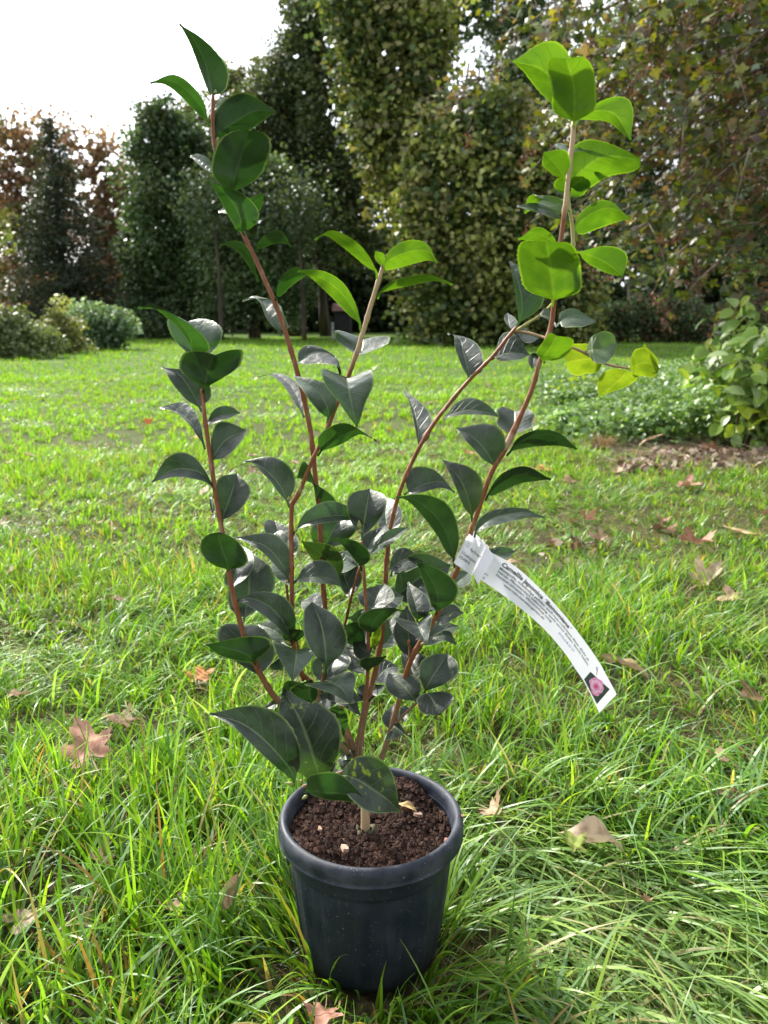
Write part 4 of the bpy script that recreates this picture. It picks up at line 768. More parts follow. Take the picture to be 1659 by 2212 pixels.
LM = {'o': leafmat("old_camellia_leaf", (.015, .027, .015), (.022, .048, .014), (.024, .080, .010), .18, .40),
      'p': leafmat("patched_camellia_leaf", (.015, .028, .015), (.028, .052, .015), (.05, .12, .010), .20, .40, patch=(.30, .38, .03)),
      'g': leafmat("green_camellia_leaf", (.026, .052, .022), (.030, .072, .018), (.035, .12, .010), .26, .36),
      'y': leafmat("young_camellia_leaf", (.07, .15, .025), (.04, .11, .012), (.085, .19, .005), .50, .38, veincol=(.28, .36, .10), vein=.4),
      'b': leafmat("speckled_young_leaf", (.13, .21, .03), (.08, .15, .02), (.16, .25, .008), .50, .38, patch=(.55, .6, .03), veincol=(.2, .3, .05), vein=.4)}
PROF = {'e': ([0, .05, .15, .3, .42, .55, .7, .82, .92, 1], [0, .42, .74, .95, 1, .95, .75, .48, .2, 0]),
        'r': ([0, .04, .12, .25, .45, .62, .78, .9, .97, 1], [0, .42, .74, .95, 1, .98, .84, .58, .3, 0]),
        'd': ([0, .02, .08, .2, .4, .6, .8, .93, 1], [.35, .75, .97, 1, .84, .56, .30, .12, 0]),
        'q': ([0, .03, .10, .22, .45, .7, .88, .97, 1], [0, .48, .82, .97, 1, .98, .9, .78, .6])}
stems_flat = [(k_, i, S[i]) for k_, S in SS.items() for i in range(len(S))]
sx = np.array([[p[2][0], p[2][1]] for p in stems_flat])
nleaf = 0
def leaf(cr, face, mid, A, B, mat='o', pr='e', o=0.0, st=None, k=.75, pet=.10, tip=0.0, lab=None):
    """one camellia leaf. mid: photo points of the midrib from its stem to the tip; A, B: photo points where the two edges lie
    farthest out; face: t/u = upper or under side shown by half A (or B); o: metres farther (+) or nearer (-); tip: extra metres at the tip"""
    global nleaf
    m = [cv(cr, p) for p in mid]; A = np.array(cv(cr, A)); B = np.array(cv(cr, B))
    dd = np.hypot(sx[:, 0]-m[0][0], sx[:, 1]-m[0][1])
    if st: dd = np.where([q[0] == st for q in stems_flat], dd, 1e9)
    j = int(np.argmin(dd)); sk = stems_flat[j][0]; sdy = stems_flat[j][2][2]
    NT = 30; M = crom(np.array(m), NT+1); tt = np.linspace(0, 1, NT+1)
    s = np.clip((tt-pet)/(1-pet), 0, 1); ia = int(round((pet+.42*(1-pet))*NT)); EA = A-M[ia]; EB = B-M[ia]
    prof = np.interp(s, *PROF[pr]); prof = np.where(tt < pet, 0, prof)
    sg = 1.0 if face[0] == 't' else -1.0
    lam = SC
    yb = M[0][1]
    pa = np.vstack([M[2:]+EA*prof[2:, None], (M[2:]+EB*prof[2:, None])[::-1]]); xs_, ys_ = pa[:, 0], pa[:, 1]
    ar = abs(np.dot(xs_, np.roll(ys_, 1))-np.dot(ys_, np.roll(xs_, 1)))/2*lam*lam*1e4          # cm2 as seen
    if k < 1.19: k = min(random.Random(nleaf*3).choice([1.1, 1.35, 1.6]) if face[0] == 't' else 1.4, max(.35, math.sqrt(max(0, (15.0/ar)**2-1))))
    def dep(px, t): return sdy + o*min(1, t*4) + sg*k*(yb-px[1])*lam + tip*t*t - sg*.16*ml*4*t*(1-t)
    ml = math.hypot(*(M[-1]-M[0]))*lam
    Q = [-1, -.97, -.7, -.4, -.12, 0, .12, .4, .7, .97, 1]; V = []; UV = []; pw = 2.5
    ser = 1+.018*np.sin(np.arange(NT+1)*2.9+nleaf)
    rl = random.Random(nleaf*7+1); wav = (rl.uniform(.3, 1.2), rl.uniform(.3, 1.2)); wfr = (rl.uniform(5, 11), rl.uniform(5, 11)); wph = rl.uniform(0, 6)
    irr = 1+.05*np.sin(tt*rl.uniform(7, 14)+wph)*rl.uniform(.2, 1)
    ser = ser*irr
    for i in range(NT+1):
        d = M[min(i+1, NT)]-M[max(i-1, 0)]; d = d/(np.hypot(*d)+1e-9); nr = np.array([-d[1], d[0]])
        if np.dot(nr, EA) < 0: nr = -nr
        # let the edge vectors follow the turn of the midrib a little
        for q in Q:
            E = (EA if q < 0 else EB)*(1.0 if mat in 'yb' else 1.05); f = abs(q); wv = E*prof[i]*f*(ser[i] if f == 1 else irr[i]); pet_w = (nr if q < 0 else -nr)*pw*f
            if prof[i]*np.hypot(*E) < pw: wv = pet_w
            ed = np.hypot(*E)*prof[i]
            px = M[i]+wv; cup = ((f-f*f)*(-.35))*ed*lam      # the halves belly slightly
            edge_lift = (-sg*.38*f**1.6 + wav[0 if q < 0 else 1]*.20*f*f*math.sin(tt[i]*wfr[0 if q < 0 else 1]+wph))*ed*lam
            dpt = dep(px, tt[i])+sg*cup+edge_lift
            V.append(w3(px[0], px[1], dpt)); UV.append((tt[i], (q+1)/2))
    nq = len(Q); Fc = []
    for i in range(NT):
        for q in range(nq-1): Fc.append((i*nq+q, i*nq+q+1, (i+1)*nq+q+1, (i+1)*nq+q))
    # orientation: the named half must show the named side to the camera
    half = 'A' if (len(face) < 2 or face[1] == 'A') else 'B'; q0 = 2 if half == 'A' else 8
    i = ia; a_, b_, c_ = [np.array(V[i*nq+q0]), np.array(V[i*nq+q0+(1)]), np.array(V[(i+1)*nq+q0])]
    nrm = np.cross(b_-a_, c_-a_); toward = np.dot(nrm, CO-a_) < 0      # face order (q, q+1, next) -> sign
    want_top = face[0] == 't'
    if toward == want_top: Fc = [tuple(reversed(f)) for f in Fc]
    ob = mk("leaf", V, Fc, LM[mat], stem_ob[sk], corg, uv=np.array(UV)); nleaf += 1
    if lab: ob["label"] = lab
    return ob
L = leaf
# upper half of the left tall stem
L('1', 'uA', [(792, 835), (785, 740), (745, 560), (690, 400), (590, 215), (480, 104)], (912, 520), (702, 600), 'o', lab="large dark pointed leaf at the very tip of the tallest left stem")
L('1', 'uA', [(755, 1045), (690, 880), (540, 705), (390, 618), (212, 645)], (600, 670), (525, 800), 'g')
L('1', 'tA', [(750, 970), (705, 860), (645, 715)], (770, 850), (675, 880), 'g', o=.01)
L('1', 'uA', [(795, 1190), (830, 1120), (980, 1010), (1180, 905), (1365, 908)], (925, 775), (1100, 1095), 'o', o=-.01, st='s1')
L('1', 'tA', [(800, 890), (860, 835), (960, 780)], (850, 800), (900, 860), 'g', o=.02)
L('1', 'uB', [(955, 1690), (975, 1590), (1010, 1440), (1070, 1240), (1110, 1080)], (793, 1330), (1282, 1350), 'o', 'r', o=-.035, pet=.08, lab="big round dark green leaf near the top of the left tall stem")
L('1', 'tA', [(812, 1425), (720, 1375), (640, 1335), (582, 1316)], (700, 1310), (735, 1450), 'g')
L('1', 'uA', [(1085, 2062), (1048, 1980), (1030, 1870), (960, 1735), (880, 1635), (762, 1555)], (1185, 1790), (925, 1850), 'g', o=-.02)
L('1', 'uB', [(1060, 1790), (1150, 1745), (1258, 1663)], (1160, 1690), (1195, 1830), 'g', o=.01)
L('1', 'tA', [(1010, 1840), (920, 1805), (838, 1826)], (930, 1775), (930, 1842), 'g', o=.01)
L('1', 'uB', [(1195, 2200), (1180, 2140), (1290, 2065), (1400, 2060), (1508, 2150)], (1330, 2005), (1340, 2120), 'o')
L('1', 'uA', [(1200, 2470), (1170, 2330), (1090, 2190), (970, 2130), (850, 2132)], (1110, 2165), (1060, 2235), 'o')
L('4', 'uA', [(125, 1800), (140, 1710), (200, 1645), (270, 1620), (345, 1655)], (190, 1618), (245, 1680), 'g')
L('5', 'tA', [(1415, 520), (1375, 440), (1290, 320), (1235, 185), (1165, 150), (1060, 200)], (1440, 330), (1262, 320), 'g')
L('5', 'tA', [(1625, 1270), (1595, 1190), (1555, 1080), (1470, 950), (1340, 875), (1165, 908)], (1560, 960), (1440, 980), 'o')
L('2', 'tA', [(35, 1385), (90, 1310), (220, 1245), (380, 1275), (440, 1380), (440, 1487)], (190, 1190), (300, 1350), 'o')
# centre-left stem
L('2', 'uA', [(630, 1055), (605, 940), (480, 740), (320, 600), (180, 530), (50, 505)], (470, 620), (345, 725), 'y', lab="long light green arching leaf left of the centre stem")
L('2', 'uA', [(778, 575), (765, 500), (630, 330), (480, 215), (340, 160), (207, 220)], (585, 235), (500, 315), 'y')
L('2', 'uA', [(832, 470), (810, 400), (765, 325)], (848, 360), (765, 400), 'y')
L('2', 'uA', [(840, 510), (850, 440), (960, 370), (1120, 320), (1260, 330), (1330, 435)], (1030, 230), (1000, 475), 'y', lab="brightest yellow green leaf at the top of the centre stem")
L('2', 'uB', [(783, 762), (810, 700), (920, 630), (1100, 580), (1300, 560), (1472, 632)], (1050, 560), (1080, 640), 'y')
L('2', 'tA', [(598, 1295), (632, 1220), (648, 1130)], (392, 1090), (885, 1150), 'g', 'r', o=.03, k=1.2, lab="pale grey green leaf seen end on behind the centre stem")
L('2', 'tA', [(320, 1905), (335, 1800), (285, 1680), (190, 1570), (12, 1465)], (370, 1600), (150, 1670), 'g', o=-.01)
L('2', 'tA', [(480, 1500), (505, 1505), (540, 1700), (595, 1937)], (285, 1545), (760, 1560), 'g', 'd', o=-.045, pet=.04, st='s2', lab="pale green triangular leaf hanging towards the viewer")
L('2', 'uB', [(235, 2205), (300, 2115), (450, 2025), (600, 1965), (775, 2062)], (350, 1940), (500, 2065), 'g')
# short left stem
L('5', 'uA', [(655, 720), (600, 650), (585, 560), (510, 430), (400, 315), (240, 222), (100, 265)], (700, 520), (480, 460), 'g', o=-.03, st='s3', lab="pale topped leaf arching out left at the head of the short left stem")
L('5', 'tB', [(660, 780), (640, 700), (620, 560), (560, 385)], (392, 450), (864, 500), 'g', 'r', o=.025, st='s3')
L('5', 'uA', [(695, 1045), (715, 970), (750, 830), (800, 690)], (490, 760), (1045, 740), 'o', 'r', o=-.03, pet=.15, lab="broad dark green leaf facing the viewer at the head of the short left stem")
L('5', 'tB', [(685, 1215), (655, 1150), (580, 1010), (470, 870), (318, 808)], (745, 950), (430, 970), 'o', o=.01)
L('5', 'tA', [(715, 1560), (690, 1480), (610, 1340), (490, 1235), (303, 1172)], (600, 1190), (545, 1300), 'o')
L('5', 'tA', [(745, 1410), (722, 1350), (745, 1290), (860, 1245), (1035, 1222)], (850, 1170), (800, 1320), 'g')
L('5', 'tA', [(785, 1690), (795, 1625), (900, 1480), (1090, 1380)], (820, 1340), (980, 1560), 'o')
L('5', 'tA', [(795, 2005), (800, 1920), (700, 1790), (560, 1740), (400, 1755), (232, 1858)], (540, 1600), (640, 1830), 'o')
L('5', 'tB', [(870, 2240), (890, 2150), (955, 1970), (1010, 1780)], (812, 1900), (1110, 2010), 'o', o=.015)
L('5', 'tA', [(800, 2190), (780, 2110), (765, 1995)], (760, 2070), (800, 2070), 'o', o=.02)
L('P', 'uA', [(493, 1236), (492, 1218), (480, 1188), (470, 1150)], (437, 1196), (531, 1200), 'o', 'r', o=-.035, pet=.08, st='s3', lab="round mid green leaf in front of the short left stem")
L('6', 'tB', [(50, 1730), (60, 1600), (100, 1400), (130, 1230)], (-40, 1560), (272, 1440), 'p', o=.015, st='s3')
L('6', 'tB', [(160, 2095), (185, 1950), (218, 1740), (228, 1560), (270, 1330)], (0, 1760), (500, 1640), 'o', o=.04, st='s3')
L('6', 'tA', [(700, 2310), (655, 2180), (560, 2020), (410, 1880), (200, 1805), (22, 1860)], (640, 1840), (450, 2050), 'o', o=-.02, lab="long grey green arched leaf across the short left stem")
L('8', 'tB', [(480, 560), (440, 500), (390, 340), (330, 130)], (140, 270), (568, 300), 'o', 'r', o=.02)
L('8', 'uA', [(430, 465), (395, 400), (300, 350), (150, 310), (25, 287)], (510, 230), (210, 400), 'o', o=-.03, st='s3')
L('8', 'tA', [(655, 735), (600, 760), (530, 800), (468, 832)], (560, 745), (560, 825), 'g', o=.01)
# centre cluster
L('6', 'tA', [(660, 825), (635, 740), (545, 570), (410, 430), (300, 350), (150, 322)], (660, 380), (400, 480), 'o')
L('6', 'uB', [(945, 840), (980, 760), (965, 640), (870, 530), (745, 490)], (870, 370), (1165, 745), 'o', o=.01)
L('6', 'tA', [(700, 1130), (745, 1060), (870, 975), (1060, 925), (1260, 915), (1495, 960)], (1040, 770), (980, 1000), 'g', lab="silvery leaf arching right over the cluster")
L('6', 'tA', [(665, 1650), (615, 1510), (510, 1350), (350, 1220), (78, 1150)], (600, 1190), (420, 1360), 'o')
L('6', 'tB', [(640, 1500), (595, 1290), (545, 1120), (500, 970)], (395, 1050), (752, 1180), 'o', o=.03)
L('6', 'tB', [(1030, 1330), (1080, 1180), (1150, 1040), (1225, 920)], (900, 1060), (1385, 1080), 'g', o=.02)
L('6', 'uA', [(1215, 1640), (1160, 1500), (1000, 1330), (792, 1190)], (1190, 1300), (960, 1430), 'p', o=.01, st='s1')
L('6', 'tA', [(705, 1650), (780, 1600), (960, 1580), (1120, 1610), (1245, 1690)], (990, 1395), (900, 1640), 'g', lab="bluish silver arched leaf in the middle of the cluster")
L('6', 'tA', [(1322, 1850), (1312, 1720), (1240, 1530), (1130, 1285)], (1435, 1500), (1200, 1640), 'o', o=.02)
L('6', 'uA', [(1450, 1520), (1420, 1420), (1340, 1290), (1200, 1175), (1025, 1150)], (1500, 1270), (1270, 1270), 'o', o=-.03, st='s6')
L('7', 'tB', [(345, 760), (360, 630), (398, 400), (430, 205)], (183, 370), (604, 400), 'o', 'e', o=.015, st='s6', lab="large oval grey leaf behind the bud on the thin centre stem")
L('7', 'tA', [(632, 790), (625, 690), (600, 500), (610, 290)], (778, 470), (525, 590), 'o', o=.02)
L('7', 'tB', [(400, 960), (440, 800), (600, 600)], (350, 740), (620, 760), 'o', o=.035)
L('7', 'tA', [(415, 950), (520, 830), (680, 710), (845, 628)], (590, 690), (700, 780), 'g', o=.02)
L('7', 'tA', [(645, 1190), (680, 1110), (770, 1065), (852, 1076)], (715, 1040), (730, 1130), 'o', o=.01)
L('7', 'tA', [(650, 1450), (800, 1310), (1000, 1160), (1310, 1040)], (860, 940), (1080, 1370), 'o', o=.05, lab="largest dark oval leaf behind the right stem of the cluster")
L('7', 'tB', [(430, 1570), (480, 1450), (530, 1330), (600, 1240)], (315, 1370), (682, 1400), 'o', o=.01, st='s6')
L('7', 'uA', [(435, 1820), (455, 1720), (520, 1590), (660, 1500), (795, 1540)], (330, 1590), (600, 1640), 'o', o=-.035, st='s6')
L('7', 'uA', [(400, 1960), (300, 1830), (165, 1690)], (330, 1690), (180, 1870), 'o', o=.02)
L('7', 'uA', [(470, 2000), (500, 1850), (535, 1660)], (552, 1810), (450, 1850), 'b', o=.02)
L('7', 'tA', [(400, 2060), (440, 2000), (360, 1960), (250, 1850)], (400, 1900), (300, 2050), 'o', o=-.01)
L('7', 'uB', [(400, 2210), (430, 2110), (610, 2030)], (335, 2070), (490, 2140), 'o', o=-.02)
L('7', 'tA', [(395, 2230), (290, 2080), (170, 1960)], (340, 2010), (190, 2120), 'o', o=.02)
L('8', 'tB', [(1000, 590), (1002, 455), (995, 300), (960, 110), (885, -60)], (818, 150), (1168, 200), 'o', o=-.02, st='s9', pet=.2, lab="upright oval grey green leaf above a yellow bud in the middle of the cluster")
L('8', 'tA', [(720, 330), (762, 345), (750, 460), (728, 582)], (562, 330), (917, 390), 'g', 'd', o=-.02, st='s15', pet=.1)
L('8', 'tA', [(700, 330), (620, 390), (640, 490)], (545, 460), (680, 400), 'g', o=.01)
L('8', 'uA', [(705, 300), (730, 250), (760, 160)], (650, 200), (830, 200), 'o', o=.015)
L('8', 'tB', [(990, 640), (1015, 500), (1120, 345)], (888, 440), (1188, 460), 'o', o=.02)
L('8', 'tA', [(985, 580), (1030, 590), (1130, 645), (1205, 768)], (1275, 545), (915, 655), 'g', 'd', o=-.045, st='s9', pet=.06, lab="light grey green leaf spreading forward below the central bud")
L('8', 'uA', [(890, 775), (865, 690), (880, 575)], (720, 660), (935, 680), 'o', o=.0)
L('8', 'tA', [(1110, 1200), (1190, 1140), (1297, 1078)], (1110, 1090), (1195, 1215), 'g', o=.0)
L('8', 'uB', [(1150, 1040), (1120, 920), (1100, 780)], (1010, 870), (1180, 890), 'g', o=-.01)
L('8', 'tA', [(1010, 780), (1120, 740), (1285, 862)], (1190, 670), (1160, 800), 'o', o=.0)
L('8', 'tA', [(900, 790), (1000, 730), (1130, 690)], (960, 660), (1040, 800), 'o', o=.01)
L('8', 'tB', [(1320, 790), (1345, 700), (1482, 617)], (1268, 630), (1420, 700), 'o', o=-.01)
L('8', 'uB', [(640, 700), (700, 640), (800, 600)], (680, 590), (760, 680), 'o', o=.02)
# the two large leaves on the left, and the two in front of the soil
L('8', 'tA', [(960, 1420), (930, 1310), (860, 1080), (780, 880), (648, 645)], (1110, 960), (640, 1140), 'p', o=-.01, st='s14', pet=.05, lab="largest dark leaf low in the cluster with yellow patches on its left edge")
L('8', 'tA', [(742, 1440), (718, 1320), (520, 1090), (310, 930), (50, 852)], (660, 900), (430, 1130), 'o', o=-.02, st='s14', pet=.05, lab="large pointed leaf sticking out to the left above the pot")
L('8', 'tA', [(1060, 1380), (1130, 1350), (1260, 1390), (1400, 1480), (1500, 1550), (1612, 1655)], (1430, 1215), (1270, 1600), 'p', o=-.05, st='s14', lab="bluish green leaf with yellow flecks over the soil")
L('8', 'uA', [(835, 1500), (860, 1480), (1010, 1500), (1200, 1520), (1392, 1630)], (1010, 1325), (1080, 1560), 'g', o=-.06, st='s14', pet=.04, lab="olive green leaf underside curving over the rim of the pot")
L('8', 'tA', [(1180, 1340), (1170, 1270), (1110, 1215)], (1215, 1240), (1110, 1270), 'o', o=.0)
L('8', 'tA', [(1090, 1310), (1040, 1330), (965, 1360)], (1060, 1230), (1050, 1370), 'o', o=.02)
# right part of the cluster
L('7', 'uA', [(1150, 1595), (1165, 1500), (1155, 1330), (1060, 1140), (940, 993)], (1380, 1260), (1045, 1290), 'o', o=-.035, st='s5', lab="dark green leaf with a brown scar, in front of the right stem")
L('7', 'tB', [(950, 1675), (942, 1530), (905, 1390), (848, 1222)], (1090, 1460), (855, 1470), 'o', o=-.03)
L('7', 'tA', [(940, 1650), (955, 1690), (995, 1790), (1055, 1902)], (728, 1680), (1125, 1640), 'o', 'd', o=-.045, pet=.08, lab="wavy silvery leaf in front of the right stem low down")
L('7', 'tB', [(850, 2080), (860, 1920), (850, 1700), (835, 1480)], (698, 1790), (1000, 1880), 'o', o=.02, st='s12')
L('7', 'tA', [(690, 1780), (655, 1650), (745, 1530)], (740, 1640), (650, 1650), 'o', o=.02)
L('7', 'tA', [(1120, 1650), (1240, 1590), (1350, 1545), (1450, 1562)], (1270, 1480), (1250, 1680), 'p', o=.01)
L('7', 'tA', [(1090, 1840), (1150, 1815), (1280, 1800), (1372, 1905)], (1260, 1750), (1200, 1850), 'g', o=.0)
L('7', 'tB', [(1060, 1560), (1110, 1480), (1100, 1430)], (1080, 1440), (1145, 1510), 'o', o=.03)
L('P', 'tB', [(915, 1500), (932, 1465), (968, 1412)], (912, 1430), (986, 1455), 'o', o=-.01, lab="rounded dark grey leaf at the right foot of the cluster")
L('P', 'tA', [(902, 1520), (872, 1482), (838, 1455)], (903, 1468), (842, 1495), 'o', o=-.01)
L('P', 'tA', [(900, 1505), (925, 1500), (950, 1545)], (975, 1500), (905, 1530), 'o', o=-.02)
L('P', 'tA', [(905, 1480), (890, 1450), (872, 1400)], (925, 1430), (870, 1440), 'o', o=.0)
L('8', 'tA', [(1545, 1010), (1520, 900), (1555, 775)], (1462, 890), (1600, 880), 'o', o=.02)
L('8', 'tA', [(1530, 990), (1560, 960), (1652, 1008)], (1590, 920), (1505, 1058), 'g', o=-.015)
L('8', 'tA', [(1600, 900), (1650, 850), (1680, 800)], (1620, 800), (1660, 910), 'o', o=.02)
# centre-right stem
L('7', 'tB', [(805, 272), (860, 235), (980, 175), (1140, 130), (1260, 140), (1355, 247)], (940, -25), (1030, 235), 'o')
L('3', 'uB', [(498, 2045), (482, 1930), (425, 1750), (310, 1590), (160, 1490), (20, 1467)], (480, 1590), (300, 1700), 'o', st='s5', lab="long narrow dark leaf hanging beside the paper label")
L('3', 'tA', [(210, 1088), (206, 1020), (190, 870), (150, 720), (87, 592)], (310, 850), (165, 850), 'o')
L('3', 'tA', [(405, 835), (455, 795), (600, 755), (750, 770), (868, 812)], (620, 660), (600, 790), 'g')
L('3', 'tA', [(602, 522), (612, 460), (565, 280), (530, 165), (440, 130)], (730, 330), (515, 290), 'o')
L('3', 'tA', [(800, 345), (850, 315), (950, 290), (1110, 305)], (940, 120), (960, 352), 'o', pet=.12)
L('3', 'tA', [(1190, 300), (1155, 290), (1130, 418)], (1215, 320), (1100, 330), 'o', st='s5', o=.02)
L('3', 'tA', [(980, 130), (945, 60), (930, -35)], (905, 20), (1010, 40), 'o', st='s4')
L('3', 'tA', [(1000, 135), (1080, 140), (1185, 168)], (1060, 85), (1090, 205), 'o', o=.01)
# right tall stem
L('3', 'tA', [(655, 1815), (685, 1730), (800, 1640), (950, 1600), (1100, 1590), (1235, 1636)], (830, 1570), (850, 1690), 'g')
L('3', 'uB', [(750, 1497), (785, 1430), (900, 1330), (1080, 1270), (1283, 1322)], (950, 1240), (950, 1390), 'o')
L('3', 'uB', [(922, 1130), (952, 1095), (1030, 1010), (1200, 955), (1370, 975), (1495, 1078)], (1160, 920), (1110, 1060), 'o')
L('3', 'tA', [(820, 1250), (812, 1190), (735, 1070), (620, 960), (510, 905)], (880, 930), (640, 1060), 'o')
L('3', 'tA', [(640, 1665), (630, 1570), (580, 1400), (510, 1280), (402, 1165)], (710, 1320), (525, 1430), 'p')
L('3', 'tA', [(955, 975), (978, 880), (985, 765)], (850, 820), (1135, 850), 'o', 'q', o=.01)
L('3', 'tA', [(700, 1930), (800, 1930), (900, 1925), (990, 1910)], (870, 1872), (860, 1985), 'g', o=.03, st='s5')
L('7', 'tB', [(1330, 1300), (1390, 1220), (1520, 1110)], (1310, 1120), (1510, 1240), 'g', o=.02)
L('3', 'uB', [(1232, 375), (1222, 320), (1280, 240), (1330, 150)], (1195, 230), (1430, 290), 'y', 'q', o=-.02, lab="small curled lime green leaf on the right stem")
L('9', 'uB', [(405, 1790), (412, 1700), (395, 1560), (372, 1405)], (212, 1585), (580, 1600), 'y', 'q', o=-.03, pet=.15, st='s5', lab="largest round lime green leaf on the right stem")
L('9', 'tA', [(195, 1905), (225, 1830), (222, 1720), (195, 1610), (158, 1518)], (355, 1690), (195, 1720), 'g', st='s4', lab="tall pointed pale green leaf left of the large round lime leaf")
L('9', 'tA', [(430, 1895), (475, 1850), (560, 1835), (658, 1868)], (500, 1795), (540, 1900), 'g')
L('9', 'tA', [(430, 1900), (390, 1840), (335, 1830)], (380, 1795), (385, 1865), 'g', o=.01)
L('9', 'uA', [(445, 1440), (400, 1400), (300, 1350), (205, 1392)], (360, 1330), (340, 1420), 'y')
L('9', 'uB', [(540, 1462), (610, 1480), (720, 1530), (816, 1608)], (800, 1440), (660, 1560), 'y', k=.9)
L('9', 'uB', [(530, 1378), (548, 1310), (640, 1235), (750, 1210), (862, 1275)], (640, 1180), (680, 1330), 'y', lab="lime green leaf arching right from the yellow shoot")
L('9', 'tA', [(458, 1312), (455, 1262), (340, 1212), (200, 1198)], (350, 1190), (340, 1240), 'g')
L('9', 'tA', [(540, 1235), (440, 1185), (340, 1160), (290, 1130)], (420, 1140), (400, 1235), 'y', st='s11')
L('9', 'uA', [(350, 1160), (300, 1165), (245, 1240)], (270, 1140), (300, 1200), 'y', st='s5', o=.01)
L('9', 'uB', [(502, 1155), (530, 1080), (590, 1030)], (415, 1060), (605, 1110), 'y', 'r', o=.01)
L('9', 'uB', [(505, 1118), (518, 1065), (600, 975), (720, 910), (920, 930)], (545, 835), (690, 1050), 'y', 'r', o=-.02, pet=.08, lab="broad glowing green leaf crossing the top of the right stem")
L('9', 'uA', [(485, 1050), (440, 980), (357, 885)], (500, 890), (365, 980), 'y')
L('9', 'tA', [(515, 890), (480, 855), (420, 842)], (470, 836), (470, 872), 'g', o=.01)
L('9', 'tA', [(530, 880), (620, 840), (720, 842)], (610, 825), (640, 870), 'g', o=.02)
L('9', 'uB', [(528, 755), (532, 690), (530, 500), (488, 342)], (398, 530), (664, 520), 'y', 'q', o=-.02, pet=.13, lab="large upright lime green leaf at the top of the right stem")
L('9', 'uA', [(528, 720), (480, 560), (350, 410), (175, 358)], (480, 280), (300, 500), 'y', o=.015, st='s5', lab="lime green leaf pointing left at the top of the right stem")
L('9', 'uA', [(535, 730), (600, 655), (760, 660), (862, 813)], (810, 560), (680, 700), 'y', o=.01, st='s5')
L('9', 'uA', [(650, 1000), (670, 1015), (660, 1042)], (695, 1000), (650, 1030), 'y', st='s5', o=.03)
# the thin right hand twig
L('a', 'tA', [(490, 465), (520, 452), (600, 440), (690, 400)], (580, 340), (600, 540), 'y', 'r', o=-.02, st='s10', lab="round bluish green leaf on the thin side twig")
L('a', 'uB', [(630, 530), (540, 505), (370, 530)], (460, 405), (500, 607), 'b', 'r', o=.02, st='s10')
L('a', 'uA', [(770, 560), (740, 610), (680, 670), (578, 746)], (600, 600), (812, 650), 'b', 'e', st='s10', lab="yellow speckled leaf hanging from the thin side twig")
L('a', 'uA', [(768, 572), (800, 555), (880, 530), (965, 575)], (840, 435), (850, 620), 'b', 'r', o=-.01, st='s10')
L('a', 'uA', [(930, 600), (910, 500), (868, 418)], (955, 520), (860, 480), 'b', o=.02, st='s10')
# leaves deep inside the cluster, mostly hidden by those in front
rf = random.Random(3)
for (sk_, yy_) in [('s2', 1200), ('s2', 1270), ('s1', 1240), ('s1', 1330), ('s4', 1230), ('s4', 1330), ('s4', 1410), ('s6', 1330), ('s6', 1400), ('s6', 1460), ('s9', 1500), ('s12', 1400), ('s5', 1400), ('s5', 1330), ('s1', 1470), ('s2', 1400), ('s7', 1420), ('s7', 1330), ('s4', 1480), ('s10', 0)][:-1]:
    S_ = SS[sk_]; p_ = S_[int(np.argmin(abs(S_[:, 1]-yy_)))]; sd_ = rf.choice([-1, 1]); an = rf.uniform(-.2, 1.2); ln_ = rf.uniform(70, 100); dx, dy = sd_*math.cos(an), -math.sin(an)
    m1 = (p_[0]+dx*ln_*.5, p_[1]+dy*ln_*.5-6); tpp = (p_[0]+dx*ln_*1.0, p_[1]+dy*ln_+rf.uniform(-4, 22)); wn = rf.uniform(20, 28); nx, ny = -dy, dx
    L('P', 'tA', [(p_[0], p_[1]), m1, tpp], (m1[0]+nx*wn, m1[1]+ny*wn), (m1[0]-nx*wn, m1[1]-ny*wn), rf.choice(['o', 'o', 'g']), o=rf.uniform(.02, .05), st=sk_)
